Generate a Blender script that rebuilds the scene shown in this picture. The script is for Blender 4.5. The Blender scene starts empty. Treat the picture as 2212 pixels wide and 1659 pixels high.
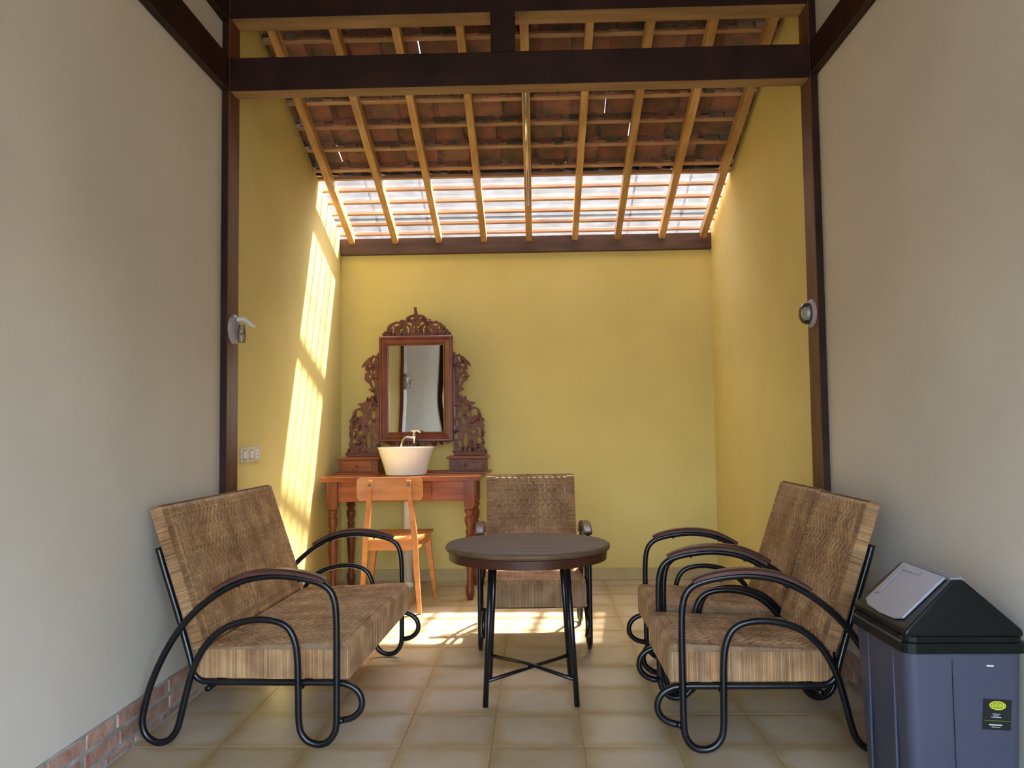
import bpy, bmesh, math, random
from mathutils import Vector, Matrix
random.seed(7)
S = bpy.context.scene
COL = S.collection

# ------------------------------------------------------------------ camera
F_PX, YAW, PITCH, ROLL, CAM_H = 1784.8, 0.0286, 0.0544, -0.0120, 1.12
cy, sy = math.cos(YAW), math.sin(YAW)
fw = Vector((-sy*math.cos(PITCH), cy*math.cos(PITCH), math.sin(PITCH)))
rt = Vector((cy, sy, 0.0)); up = rt.cross(fw)
rt2 = rt*math.cos(ROLL) + up*math.sin(ROLL)
up2 = -rt*math.sin(ROLL) + up*math.cos(ROLL)
cd = bpy.data.cameras.new('camera'); cam = bpy.data.objects.new('camera', cd); COL.objects.link(cam)
cd.sensor_width = 36.0; cd.lens = 36.0*F_PX/2212.0; cd.clip_start = 0.05; cd.clip_end = 300
cam.matrix_world = Matrix(((rt2.x, up2.x, -fw.x, 0), (rt2.y, up2.y, -fw.y, 0), (rt2.z, up2.z, -fw.z, CAM_H), (0, 0, 0, 1)))
S.camera = cam

# ------------------------------------------------------------------ sky, sun, exposure
SUN_DIR = Vector((-0.365, -0.405, -1.0)).normalized()     # direction the light travels
w = bpy.data.worlds.new('sky'); S.world = w; w.use_nodes = True
nt = w.node_tree; bg = nt.nodes['Background']
sky = nt.nodes.new('ShaderNodeTexSky'); sky.sky_type = 'NISHITA'; sky.sun_disc = False
sky.sun_elevation = math.radians(62); sky.sun_rotation = math.radians(43)
sky.air_density = 1.0; sky.dust_density = 3.0; sky.ozone_density = 1.6
nt.links.new(sky.outputs[0], bg.inputs[0]); bg.inputs[1].default_value = 2.0
sl = bpy.data.lights.new('sun', 'SUN'); sl.energy = 41.0; sl.angle = math.radians(1.5); sl.color = (1.0, 0.95, 0.84)
so = bpy.data.objects.new('sun', sl); COL.objects.link(so)
so.rotation_mode = 'QUATERNION'; so.rotation_quaternion = SUN_DIR.to_track_quat('-Z', 'Y'); so.location = (3, 9, 9)
S.view_settings.view_transform = 'Standard'; S.view_settings.look = 'None'
S.view_settings.gamma = 1.0; S.view_settings.use_curve_mapping = False
S.view_settings.exposure = 1.25

# ------------------------------------------------------------------ helpers
def link_obj(name, me, parent=None):
    o = bpy.data.objects.new(name, me); COL.objects.link(o)
    if parent is not None: o.parent = parent
    return o
def tag(o, label=None, cat=None, group=None, kind=None):
    if label: o['label'] = label
    if cat: o['category'] = cat
    if group: o['group'] = group
    if kind: o['kind'] = kind
    return o
def empty(name, loc=(0, 0, 0), rz=0.0):
    o = bpy.data.objects.new(name, None); COL.objects.link(o)
    o.location = loc; o.rotation_euler = (0, 0, rz); o.empty_display_size = 0.1
    return o
def mk(name, V, Fc, mat, parent=None, smooth=False, fix=True):
    me = bpy.data.meshes.new(name)
    me.from_pydata([tuple(v) for v in V], [], Fc)
    if fix:
        bm = bmesh.new(); bm.from_mesh(me); bmesh.ops.recalc_face_normals(bm, faces=bm.faces); bm.to_mesh(me); bm.free()
    me.materials.append(mat)
    if smooth: me.polygons.foreach_set('use_smooth', [True]*len(me.polygons))
    me.update()
    return link_obj(name, me, parent)
def box_data(x0, y0, z0, x1, y1, z1, V=None, Fc=None):
    V = [] if V is None else V; Fc = [] if Fc is None else Fc
    n = len(V)
    V += [(x0, y0, z0), (x1, y0, z0), (x1, y1, z0), (x0, y1, z0), (x0, y0, z1), (x1, y0, z1), (x1, y1, z1), (x0, y1, z1)]
    Fc += [(n, n+3, n+2, n+1), (n+4, n+5, n+6, n+7), (n, n+1, n+5, n+4), (n+1, n+2, n+6, n+5), (n+2, n+3, n+7, n+6), (n+3, n, n+4, n+7)]
    return V, Fc
def bevel_obj(o, r, seg=2):
    bm = bmesh.new(); bm.from_mesh(o.data)
    bmesh.ops.bevel(bm, geom=list(bm.edges), offset=r, segments=seg, affect='EDGES', profile=0.5)
    bm.to_mesh(o.data); bm.free(); return o
def box(name, a, b, mat, parent=None, bev=0.0, seg=2):
    V, Fc = box_data(*a, *b)
    o = mk(name, V, Fc, mat, parent)
    if bev: bevel_obj(o, bev, seg)
    return o
def prism(name, pts, x0, x1, mat, parent=None, axis='x', bev=0.0):
    """pts: 2-D polygon, extruded along axis; x: (y,z)  y: (x,z)  z: (x,y)"""
    def P(p, t):
        return (t, p[0], p[1]) if axis == 'x' else ((p[0], t, p[1]) if axis == 'y' else (p[0], p[1], t))
    n = len(pts)
    V = [P(p, x0) for p in pts] + [P(p, x1) for p in pts]
    Fc = [tuple(range(n)), tuple(range(2*n-1, n-1, -1))] + [(i, (i+1) % n, n+(i+1) % n, n+i) for i in range(n)]
    o = mk(name, V, Fc, mat, parent)
    if bev: bevel_obj(o, bev)
    return o
def catmull(P, n=6, closed=False):
    P = [Vector(p) for p in P]; out = []; m = len(P)
    rng = range(m if closed else m-1)
    for i in rng:
        if closed: a, b, c, d = P[(i-1) % m], P[i], P[(i+1) % m], P[(i+2) % m]
        else: a, b, c, d = P[max(i-1, 0)], P[i], P[i+1], P[min(i+2, m-1)]
        for k in range(n):
            t = k/n
            out.append(0.5*((2*b) + (c-a)*t + (2*a-5*b+4*c-d)*t*t + (3*b-a-3*c+d)*t**3))
    if not closed: out.append(P[-1])
    return out
def tube_data(pts, r, closed=False, seg=10, V=None, Fc=None, caps=True):
    V = [] if V is None else V; Fc = [] if Fc is None else Fc
    pts = [Vector(p) for p in pts]; n = len(pts); base = len(V)
    rr = r if isinstance(r, (list, tuple)) else [r]*n
    nrm = None
    for i, p in enumerate(pts):
        if closed: t = pts[(i+1) % n]-pts[(i-1) % n]
        else: t = pts[min(i+1, n-1)]-pts[max(i-1, 0)]
        t.normalize()
        if nrm is None:
            ref = Vector((0, 1, 0)) if abs(t.y) < 0.9 else Vector((1, 0, 0))
            nrm = (ref - t*ref.dot(t)).normalized()
        else:
            nrm = (nrm - t*nrm.dot(t)).normalized()
        bn = t.cross(nrm)
        for k in range(seg):
            a = 2*math.pi*k/seg
            V.append(p + (nrm*math.cos(a) + bn*math.sin(a))*rr[i])
    for i in range(n if closed else n-1):
        j = (i+1) % n
        for k in range(seg):
            l = (k+1) % seg
            Fc.append((base+i*seg+k, base+i*seg+l, base+j*seg+l, base+j*seg+k))
    if not closed and caps:
        Fc.append(tuple(base+k for k in range(seg))); Fc.append(tuple(base+(n-1)*seg+k for k in range(seg)))
    return V, Fc
def tube(name, pts, r, mat, parent=None, closed=False, seg=10):
    V, Fc = tube_data(pts, r, closed, seg)
    return mk(name, V, Fc, mat, parent, smooth=True)
def lathe(name, prof, mat, parent=None, seg=28, loc=(0, 0, 0), smooth=True, sx=1.0, sy_=1.0):
    V = []; Fc = []; n = len(prof)
    for (r, z) in prof:
        for k in range(seg):
            a = 2*math.pi*k/seg
            V.append((loc[0]+r*math.cos(a)*sx, loc[1]+r*math.sin(a)*sy_, loc[2]+z))
    for i in range(n-1):
        for k in range(seg):
            l = (k+1) % seg
            Fc.append((i*seg+k, i*seg+l, (i+1)*seg+l, (i+1)*seg+k))
    if prof[0][0] > 1e-4: Fc.append(tuple(range(seg)))
    if prof[-1][0] > 1e-4: Fc.append(tuple((n-1)*seg+k for k in range(seg)))
    o = mk(name, V, Fc, mat, parent, smooth=smooth)
    if smooth: o.data.set_sharp_from_angle(angle=math.radians(50))
    return o

# ------------------------------------------------------------------ materials
def newmat(name):
    m = bpy.data.materials.new(name); m.use_nodes = True
    return m, m.node_tree, m.node_tree.nodes['Principled BSDF']
def rgb(c): return (c[0], c[1], c[2], 1.0)
def noisy(name, c1, c2, scale=6.0, rough=0.6, stretch=(1, 1, 1), bump=0.0, bscale=60.0, detail=4.0, spec=0.5, metal=0.0, rand=0.0, coat=0.0, lo=0.35, hi=0.65, tint=False, bdist=0.01):
    m, t, b = newmat(name); N = t.nodes; L = t.links
    tc = N.new('ShaderNodeTexCoord'); mp = N.new('ShaderNodeMapping'); mp.inputs['Scale'].default_value = stretch
    L.new(tc.outputs['Object'], mp.inputs[0])
    vec = mp.outputs[0]
    if rand:
        oi = N.new('ShaderNodeObjectInfo'); va = N.new('ShaderNodeVectorMath'); va.operation = 'ADD'
        vm = N.new('ShaderNodeVectorMath'); vm.operation = 'SCALE'; vm.inputs[0].default_value = (13.1, 7.7, 9.3)
        L.new(oi.outputs['Random'], vm.inputs['Scale']); L.new(vec, va.inputs[0]); L.new(vm.outputs[0], va.inputs[1]); vec = va.outputs[0]
    nz = N.new('ShaderNodeTexNoise'); nz.inputs['Scale'].default_value = scale; nz.inputs['Detail'].default_value = detail
    L.new(vec, nz.inputs['Vector'])
    cr = N.new('ShaderNodeValToRGB'); cr.color_ramp.elements[0].color = rgb(c1); cr.color_ramp.elements[1].color = rgb(c2)
    cr.color_ramp.elements[0].position = lo; cr.color_ramp.elements[1].position = hi
    L.new(nz.outputs['Fac'], cr.inputs[0]); col = cr.outputs[0]
    if rand:
        hs = N.new('ShaderNodeHueSaturation'); mr = N.new('ShaderNodeMapRange')
        mr.inputs['To Min'].default_value = 1-rand; mr.inputs['To Max'].default_value = 1+rand
        L.new(oi.outputs['Random'], mr.inputs[0]); L.new(mr.outputs[0], hs.inputs['Value']); L.new(col, hs.inputs['Color']); col = hs.outputs[0]
    if tint:
        at = N.new('ShaderNodeAttribute'); at.attribute_name = 'tint'
        mx = N.new('ShaderNodeMix'); mx.data_type = 'RGBA'; mx.blend_type = 'MULTIPLY'; mx.inputs[0].default_value = 1.0
        L.new(col, mx.inputs[6]); L.new(at.outputs['Color'], mx.inputs[7]); col = mx.outputs[2]
    L.new(col, b.inputs['Base Color'])
    b.inputs['Roughness'].default_value = rough; b.inputs['Metallic'].default_value = metal
    b.inputs['Specular IOR Level'].default_value = spec; b.inputs['Coat Weight'].default_value = coat
    if bump:
        n2 = N.new('ShaderNodeTexNoise'); n2.inputs['Scale'].default_value = bscale; n2.inputs['Detail'].default_value = 3
        L.new(vec, n2.inputs['Vector'])
        bp = N.new('ShaderNodeBump'); bp.inputs['Strength'].default_value = bump; bp.inputs['Distance'].default_value = bdist
        L.new(n2.outputs['Fac'], bp.inputs['Height']); L.new(bp.outputs[0], b.inputs['Normal'])
    return m
M = {}
M['plaster'] = noisy('cream_plaster', (0.52, 0.47, 0.39), (0.575, 0.52, 0.435), 1.6, 0.85, bump=0.10, bscale=35, spec=0.2)
M['yellow'] = noisy('yellow_plaster', (0.61, 0.50, 0.18), (0.665, 0.55, 0.205), 1.8, 0.85, bump=0.10, bscale=30, spec=0.2)
M['skirt'] = noisy('ochre_skirting', (0.42, 0.33, 0.16), (0.50, 0.40, 0.20), 5, 0.7, spec=0.3)
M['tile'] = noisy('cement_tile', (0.45, 0.345, 0.205), (0.56, 0.45, 0.31), 3.0, 0.32, rand=0.06, bump=0.04, bscale=25, spec=0.45, detail=5)
def tile_border(m):
    # pressed cement tiles: paler pinkish middle, ochre margin with an uneven edge
    t = m.node_tree; N = t.nodes; L = t.links; b = N['Principled BSDF']; src = b.inputs['Base Color'].links[0].from_socket
    tc = N.new('ShaderNodeTexCoord'); sx = N.new('ShaderNodeSeparateXYZ'); L.new(tc.outputs['Object'], sx.inputs[0])
    ax = N.new('ShaderNodeMath'); ax.operation = 'ABSOLUTE'; ay = N.new('ShaderNodeMath'); ay.operation = 'ABSOLUTE'
    mxm = N.new('ShaderNodeMath'); mxm.operation = 'MAXIMUM'; nz = N.new('ShaderNodeTexNoise'); nz.inputs['Scale'].default_value = 9
    oi = N.new('ShaderNodeObjectInfo'); va = N.new('ShaderNodeVectorMath'); va.operation = 'ADD'
    L.new(tc.outputs['Object'], va.inputs[0]); L.new(oi.outputs['Location'], va.inputs[1]); L.new(va.outputs[0], nz.inputs['Vector'])
    L.new(sx.outputs[0], ax.inputs[0]); L.new(sx.outputs[1], ay.inputs[0]); L.new(ax.outputs[0], mxm.inputs[0]); L.new(ay.outputs[0], mxm.inputs[1])
    ma = N.new('ShaderNodeMath'); ma.operation = 'MULTIPLY_ADD'; ma.inputs[1].default_value = 0.09; L.new(nz.outputs['Fac'], ma.inputs[0]); L.new(mxm.outputs[0], ma.inputs[2])
    mr = N.new('ShaderNodeMapRange'); mr.inputs['From Min'].default_value = 0.155; mr.inputs['From Max'].default_value = 0.195; L.new(ma.outputs[0], mr.inputs[0])
    mx = N.new('ShaderNodeMix'); mx.data_type = 'RGBA'; mx.blend_type = 'MULTIPLY'; mx.inputs[7].default_value = (0.84, 0.74, 0.56, 1)
    L.new(mr.outputs[0], mx.inputs[0]); L.new(src, mx.inputs[6]); L.new(mx.outputs[2], b.inputs['Base Color'])
tile_border(M['tile'])
M['grout'] = noisy('grout', (0.30, 0.23, 0.14), (0.36, 0.28, 0.18), 20, 0.9)
M['brick'] = noisy('old_brick', (0.27, 0.125, 0.085), (0.42, 0.26, 0.19), 14, 0.85, rand=0.2, bump=0.5, bscale=60)
M['mortar'] = noisy('grey_mortar', (0.22, 0.205, 0.18), (0.36, 0.34, 0.31), 12, 0.95, bump=0.6, bscale=50)
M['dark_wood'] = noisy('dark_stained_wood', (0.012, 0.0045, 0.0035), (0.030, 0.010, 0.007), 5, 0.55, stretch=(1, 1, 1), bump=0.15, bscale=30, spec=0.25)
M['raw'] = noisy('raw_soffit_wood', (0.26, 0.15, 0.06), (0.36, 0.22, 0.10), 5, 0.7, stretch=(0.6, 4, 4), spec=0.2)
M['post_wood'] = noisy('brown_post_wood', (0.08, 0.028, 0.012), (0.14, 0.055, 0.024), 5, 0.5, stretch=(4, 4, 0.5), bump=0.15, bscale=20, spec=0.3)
M['plate_wood'] = noisy('plate_wood', (0.05, 0.022, 0.012), (0.09, 0.04, 0.022), 6, 0.6, stretch=(0.6, 4, 4), bump=0.2, bscale=30)
M['rafter'] = noisy('rafter_wood', (0.38, 0.20, 0.065), (0.58, 0.36, 0.14), 5, 0.6, stretch=(5, 0.7, 1.5), rand=0.18, bump=0.2, bscale=30)
M['batten'] = noisy('batten_wood', (0.36, 0.19, 0.10), (0.50, 0.30, 0.16), 5, 0.65, stretch=(0.6, 4, 4), rand=0.15, bump=0.2, bscale=30)
M['vanity'] = noisy('reddish_teak', (0.17, 0.045, 0.014), (0.30, 0.092, 0.028), 4, 0.38, stretch=(0.8, 5, 6), bump=0.06, bscale=25, spec=0.22)
M['vanity_leg'] = noisy('reddish_turned_wood', (0.12, 0.032, 0.013), (0.20, 0.056, 0.023), 5, 0.33, stretch=(4, 4, 0.8), spec=0.3)
M['carved'] = noisy('carved_wood', (0.080, 0.020, 0.010), (0.16, 0.045, 0.020), 22, 0.45, bump=0.6, bscale=70, spec=0.4, bdist=0.006)
M['mframe'] = noisy('mirror_frame_wood', (0.105, 0.024, 0.011), (0.18, 0.046, 0.02), 6, 0.32, stretch=(2, 2, 1), spec=0.5)
M['teak'] = noisy('orange_teak', (0.42, 0.15, 0.042), (0.55, 0.23, 0.072), 4, 0.38, stretch=(1, 1, 5), bump=0.05, bscale=25, spec=0.25)
M['arm_wood'] = noisy('armrest_wood', (0.045, 0.015, 0.010), (0.075, 0.026, 0.017), 9, 0.36, stretch=(1, 4, 4), spec=0.5)
M['table_wood'] = noisy('brown_table_wood', (0.080, 0.045, 0.022), (0.125, 0.073, 0.038), 5, 0.5, stretch=(1, 5, 5), spec=0.22, bump=0.04, bscale=20)
M['table_rim'] = noisy('reddish_table_rim', (0.040, 0.013, 0.006), (0.070, 0.023, 0.011), 6, 0.4, spec=0.25)
M['black'] = noisy('black_enamel', (0.004, 0.004, 0.005), (0.008, 0.0075, 0.008), 10, 0.25, spec=0.35)
M['rattan_d'] = noisy('rattan_core', (0.15, 0.085, 0.04), (0.22, 0.13, 0.065), 30, 0.8)
M['rattan'] = noisy('rattan_strip', (0.235, 0.115, 0.046), (0.40, 0.232, 0.108), 9, 0.55, tint=True, bump=0.1, bscale=120, spec=0.35, detail=3)
M['ceramic'] = noisy('white_ceramic', (0.80, 0.76, 0.67), (0.83, 0.79, 0.70), 2, 0.12, spec=0.5)
M['chrome'] = noisy('chrome', (0.75, 0.75, 0.75), (0.8, 0.8, 0.8), 3, 0.12, metal=1.0)
M['pvc'] = noisy('aged_white_pipe', (0.74, 0.62, 0.44), (0.85, 0.80, 0.68), 9, 0.4, stretch=(3, 3, 1))
M['white_pl'] = noisy('white_plastic', (0.62, 0.60, 0.58), (0.70, 0.68, 0.66), 4, 0.35)
M['grey_pl'] = noisy('lilac_grey_plastic', (0.27, 0.24, 0.26), (0.33, 0.29, 0.31), 4, 0.4)
M['brown_pl'] = noisy('brown_plastic', (0.2, 0.06, 0.03), (0.25, 0.08, 0.04), 4, 0.4)
M['cream_pl'] = noisy('cream_switch_plastic', (0.50, 0.42, 0.30), (0.56, 0.48, 0.35), 4, 0.35)
M['dark_gap'] = noisy('dark_plastic', (0.10, 0.075, 0.05), (0.13, 0.10, 0.07), 4, 0.5)
M['bin_body'] = noisy('blue_grey_bin_plastic', (0.048, 0.049, 0.071), (0.056, 0.057, 0.082), 3, 0.42, spec=0.25)
M['bin_lid'] = noisy('black_bin_plastic', (0.006, 0.007, 0.006), (0.010, 0.011, 0.010), 3, 0.2, spec=0.12)
M['bin_flap'] = noisy('grey_flap_plastic', (0.22, 0.205, 0.22), (0.25, 0.23, 0.25), 3, 0.3, spec=0.5)
M['stk_black'] = noisy('sticker_black', (0.008, 0.008, 0.008), (0.012, 0.012, 0.012), 3, 0.3)
M['stk_yellow'] = noisy('sticker_yellow', (0.58, 0.56, 0.03), (0.62, 0.60, 0.04), 3, 0.4)
M['stk_green'] = noisy('sticker_green', (0.18, 0.24, 0.01), (0.2, 0.26, 0.012), 3, 0.4)
M['stk_white'] = noisy('sticker_print', (0.5, 0.5, 0.5), (0.55, 0.55, 0.55), 3, 0.4)
M['roof_tile'] = noisy('weathered_terracotta', (0.12, 0.098, 0.062), (0.33, 0.135, 0.085), 7, 0.9, rand=0.28, bump=0.7, bscale=45, lo=0.32, hi=0.68, spec=0.2)
M['earth'] = noisy('yard_paving', (0.030, 0.033, 0.030), (0.050, 0.052, 0.048), 0.8, 0.9)
M['deck'] = noisy('ceiling_boards', (0.20, 0.11, 0.06), (0.28, 0.17, 0.09), 3, 0.7, stretch=(1, 6, 6))
def mirror_mat():
    m, t, b = newmat('mirror_silver'); b.inputs['Base Color'].default_value = (0.80, 0.81, 0.80, 1)
    b.inputs['Metallic'].default_value = 1; b.inputs['Roughness'].default_value = 0.015
    N = t.nodes; L = t.links; tc = N.new('ShaderNodeTexCoord'); nz = N.new('ShaderNodeTexNoise'); nz.inputs['Scale'].default_value = 2.2; nz.inputs['Detail'].default_value = 0
    bp = N.new('ShaderNodeBump'); bp.inputs['Strength'].default_value = 0.35; bp.inputs['Distance'].default_value = 0.01
    L.new(tc.outputs['Object'], nz.inputs['Vector']); L.new(nz.outputs['Fac'], bp.inputs['Height']); L.new(bp.outputs[0], b.inputs['Normal'])
    return m
M['mirror'] = mirror_mat()
def glass_mat(name, tr, diff, mixd, noise=8.0):
    """dusty roof glazing: mostly see-through, a little milky, a little gloss"""
    m = bpy.data.materials.new(name); m.use_nodes = True; t = m.node_tree; N = t.nodes; L = t.links
    N.clear(); out = N.new('ShaderNodeOutputMaterial')
    a = N.new('ShaderNodeBsdfTransparent'); a.inputs[0].default_value = rgb(tr)
    d = N.new('ShaderNodeBsdfTranslucent'); d.inputs[0].default_value = rgb(diff)
    g = N.new('ShaderNodeBsdfGlossy'); g.inputs['Roughness'].default_value = 0.12
    fr = N.new('ShaderNodeFresnel'); fr.inputs[0].default_value = 1.45
    tc = N.new('ShaderNodeTexCoord'); nz = N.new('ShaderNodeTexNoise'); nz.inputs['Scale'].default_value = noise; nz.inputs['Detail'].default_value = 5
    mr = N.new('ShaderNodeMapRange'); mr.inputs['From Min'].default_value = 0.3; mr.inputs['From Max'].default_value = 0.75
    mr.inputs['To Min'].default_value = mixd*0.5; mr.inputs['To Max'].default_value = mixd*1.6
    m1 = N.new('ShaderNodeMixShader'); m2 = N.new('ShaderNodeMixShader')
    L.new(tc.outputs['Object'], nz.inputs['Vector']); L.new(nz.outputs['Fac'], mr.inputs[0]); L.new(mr.outputs[0], m1.inputs[0])
    L.new(a.outputs[0], m1.inputs[1]); L.new(d.outputs[0], m1.inputs[2])
    L.new(fr.outputs[0], m2.inputs[0]); L.new(m1.outputs[0], m2.inputs[1]); L.new(g.outputs[0], m2.inputs[2])
    L.new(m2.outputs[0], out.inputs[0]); return m
M['roof_glass'] = glass_mat('dusty_roof_glass', (0.60, 0.60, 0.61), (0.60, 0.62, 0.64), 0.025)
M['lamp_glass'] = glass_mat('clear_lamp_plastic', (0.8, 0.82, 0.84), (0.7, 0.7, 0.7), 0.25)

# ------------------------------------------------------------------ room shell
XL, XR, YB, YP = -1.467, 1.328, 6.197, 3.79      # left / right / back wall planes, post front
YE = 3.93                                         # back face of the posts
Y0 = -1.20                                        # open front edge of the room, behind the camera
YR = 1.4                                          # ridge of the front room
def wt(y): return 2.59 + 0.365*(YB-y)             # wall top under the roof
ZR = wt(YR)
FS = 0.60
Y0R = -0.35                                        # the right wall ends sooner
def side_wall(name, xi, xo, ya, yb, mat, label):
    pts = [(ya, -0.12), (yb, -0.12), (yb, wt(yb))]
    if ya < YR: pts += [(YR, ZR), (ya, ZR-FS*(YR-ya))]
    else: pts += [(ya, wt(ya))]
    return tag(prism(name, pts, xi, xo, mat), label, 'wall', kind='structure')
wl = side_wall('wall_left', XL, XL-0.15, Y0, 3.86, M['plaster'], 'cream plastered left wall of the front room with exposed bricks at its foot')
wr = side_wall('wall_right', XR, XR+0.15, Y0R, 3.86, M['plaster'], 'cream plastered right wall of the front room behind the grey bin')
side_wall('wall_left_inner', XL, XL-0.15, 3.86, 6.40, M['yellow'], 'yellow left wall of the alcove with a bright streak of sun')
side_wall('wall_right_inner', XR, XR+0.15, 3.86, 6.40, M['yellow'], 'yellow right wall of the alcove below the sloping roof')
# unseen walls added over the front and side openings, keeping skylight off the upper walls
tag(box('wall_front_unseen', (XL-0.15, Y0-0.12, 1.98), (XR+0.15, Y0, 2.80), M['plaster']), 'unseen cream wall added over the wide doorway behind the camera', 'wall', kind='structure')
tag(prism('wall_side_unseen', [(Y0, 1.98), (Y0R, 1.98), (Y0R, ZR-FS*(YR-Y0R)), (Y0, ZR-FS*(YR-Y0))], XR, XR+0.15, M['plaster']), 'unseen cream wall added over the opening beside the camera', 'wall', kind='structure')
tag(box('wall_back', (XL-0.15, YB, -0.12), (XR+0.15, YB+0.15, 2.45), M['yellow']), 'yellow back wall behind the vanity table', 'wall', kind='structure')
tag(box('baseboard_back', (XL, YB-0.022, 0.0), (XR, YB, 0.088), M['skirt'], bev=0.003), 'low ochre skirting along the back wall', 'baseboard', kind='structure')
tag(box('baseboard_right', (XR-0.018, 3.94, 0.0), (XR, YB-0.022, 0.088), M['skirt'], bev=0.003), 'low ochre skirting along the right alcove wall', 'baseboard', kind='structure')

# exposed brick plinths: bricks are children of the front walls
def brick_row(parent, xw, sgn):
    zs = [(0.008, 0.028), (0.043, 0.088), (0.104, 0.150)]
    V, Fc = box_data(min(xw, xw+sgn*0.006), 1.0, 0.0, max(xw, xw+sgn*0.006), YP, 0.155)
    mk('mortar_bed', V, Fc, M['mortar'], parent)
    bmesh_cache = {}
    for r, (z0, z1) in enumerate(zs):
        y = 1.0 + 0.09*(r % 2)
        while y < YP-0.05:
            ln = random.uniform(0.165, 0.20); ln = min(ln, YP-0.01-y)
            d = random.uniform(0.008, 0.013)
            xa, xb = sorted((xw+sgn*0.001, xw+sgn*d))
            o = box('brick', (xa, y, z0+random.uniform(-.002, .002)), (xb, y+ln, z1+random.uniform(-.003, .003)), M['brick'], parent, bev=0.0028, seg=1)
            y += ln+random.uniform(0.018, 0.028)
brick_row(wl, XL, 1); brick_row(wr, XR, -1)

# floor: slab and single cement tiles
fl = tag(box('floor', (XL-0.15, Y0, -0.12), (XR+0.15, YB+0.1, -0.0022), M['grout']), 'floor of square cream cement tiles', 'floor', kind='structure')
TX, TY = 0.325, 0.3335
V, Fc = box_data(-TX/2+0.0012, -TY/2+0.0012, -0.02, TX/2-0.0012, TY/2-0.0012, 0.0)
t0 = mk('tile', V, Fc, M['tile'], fl); tm = t0.data
first = True
ix0 = -0.4975-TX*3
for j in range(-13, 11):
    for i in range(9):
        x0 = ix0+i*TX; y0 = 2.981+j*TY
        if y0+TY < Y0+0.02 or y0 > YB: continue
        cx_, cyy = x0+TX/2, y0+TY/2
        if x0 < XL-0.16 and x0+TX < XL: continue
        o = t0 if first else link_obj('tile', tm, fl)
        first = False
        o.location = (cx_, cyy, random.uniform(-0.0002, 0.0))
        sxx = 1.0
        if x0 < XL: o.scale[0] = (x0+TX-XL)/TX; o.location.x = (x0+TX+XL)/2
        if x0+TX > XR: o.scale[0] = (XR-x0)/TX; o.location.x = (x0+XR)/2
        if y0+TY > YB: o.scale[1] = (YB-y0)/TY; o.location.y = (y0+YB)/2
tag(box('ground', (-30, -40, -0.3), (30, 40, -0.13), M['earth']), 'dark paved yard outside the open room', 'ground', kind='structure')  # unseen yard, kept dark to cut the light bounced into the room

# ------------------------------------------------------------------ timber frame
PW = 0.036
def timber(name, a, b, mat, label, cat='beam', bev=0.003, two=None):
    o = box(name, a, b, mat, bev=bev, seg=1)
    if two:     # one face of the timber differs: unstained soffit or darker front
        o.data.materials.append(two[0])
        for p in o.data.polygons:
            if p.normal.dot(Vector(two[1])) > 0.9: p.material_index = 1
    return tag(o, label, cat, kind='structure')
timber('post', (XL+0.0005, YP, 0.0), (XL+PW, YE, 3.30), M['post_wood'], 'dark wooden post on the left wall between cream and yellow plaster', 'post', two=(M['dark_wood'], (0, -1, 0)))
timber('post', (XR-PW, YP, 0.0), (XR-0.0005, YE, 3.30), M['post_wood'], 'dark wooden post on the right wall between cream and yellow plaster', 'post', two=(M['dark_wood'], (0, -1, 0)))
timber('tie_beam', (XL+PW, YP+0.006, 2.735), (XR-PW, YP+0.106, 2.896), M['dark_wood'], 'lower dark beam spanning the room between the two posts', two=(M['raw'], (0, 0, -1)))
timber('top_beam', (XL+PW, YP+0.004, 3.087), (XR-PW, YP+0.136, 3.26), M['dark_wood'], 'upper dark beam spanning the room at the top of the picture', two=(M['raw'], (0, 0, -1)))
timber('king_block', (-0.19, YP+0.002, 2.896), (-0.075, YP+0.10, 3.087), M['dark_wood'], 'short dark wooden block joining the lower and upper beams', 'block')
timber('wall_beam', (XL+0.0005, Y0, 2.735), (XL+PW, YP, 2.90), M['dark_wood'], 'lower dark beam running forward along the cream left wall')
timber('wall_beam', (XR-PW, Y0R, 2.745), (XR-0.0005, YP, 2.895), M['dark_wood'], 'dark beam running forward along the cream right wall')
timber('wall_beam', (XL+0.0005, Y0, 3.07), (XL+PW, YP, 3.25), M['dark_wood'], 'upper dark beam running forward along the cream left wall')
timber('post', (XL+0.0005, Y0, 0.0), (XL+0.13, Y0+0.13, 3.2), M['dark_wood'], 'dark corner post at the open end of the left wall, behind the camera', 'post')
timber('post', (XL+0.0005, 1.66, 0.0), (XL+0.055, 1.80, 2.735), M['dark_wood'], 'dark post on the cream left wall, seen only at the edge of the mirror', 'post')
timber('wall_plate', (XL+0.0005, YB-0.045, 2.45), (XR+0.0, YB+0.10, 2.572), M['plate_wood'], 'dark wall plate on top of the yellow back wall under the rafters')

# ------------------------------------------------------------------ roof (one piece of the setting: rafters, battens, tiles, glass)
roof = tag(empty('roof', (0, 6.10, 2.55)), 'sloping tiled roof on pale rafters with a glazed strip above the back wall', 'roof', kind='structure')
TH = math.atan(0.365); CT, ST = math.cos(TH), math.sin(TH)
roof.rotation_euler = (math.pi-0, 0, 0)
# local frame of the roof: x across, y up the slope, z outward normal
roof.matrix_world = Matrix(((1, 0, 0, 0), (0, -CT, ST, 6.10), (0, ST, CT, 2.55), (0, 0, 0, 1)))
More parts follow.
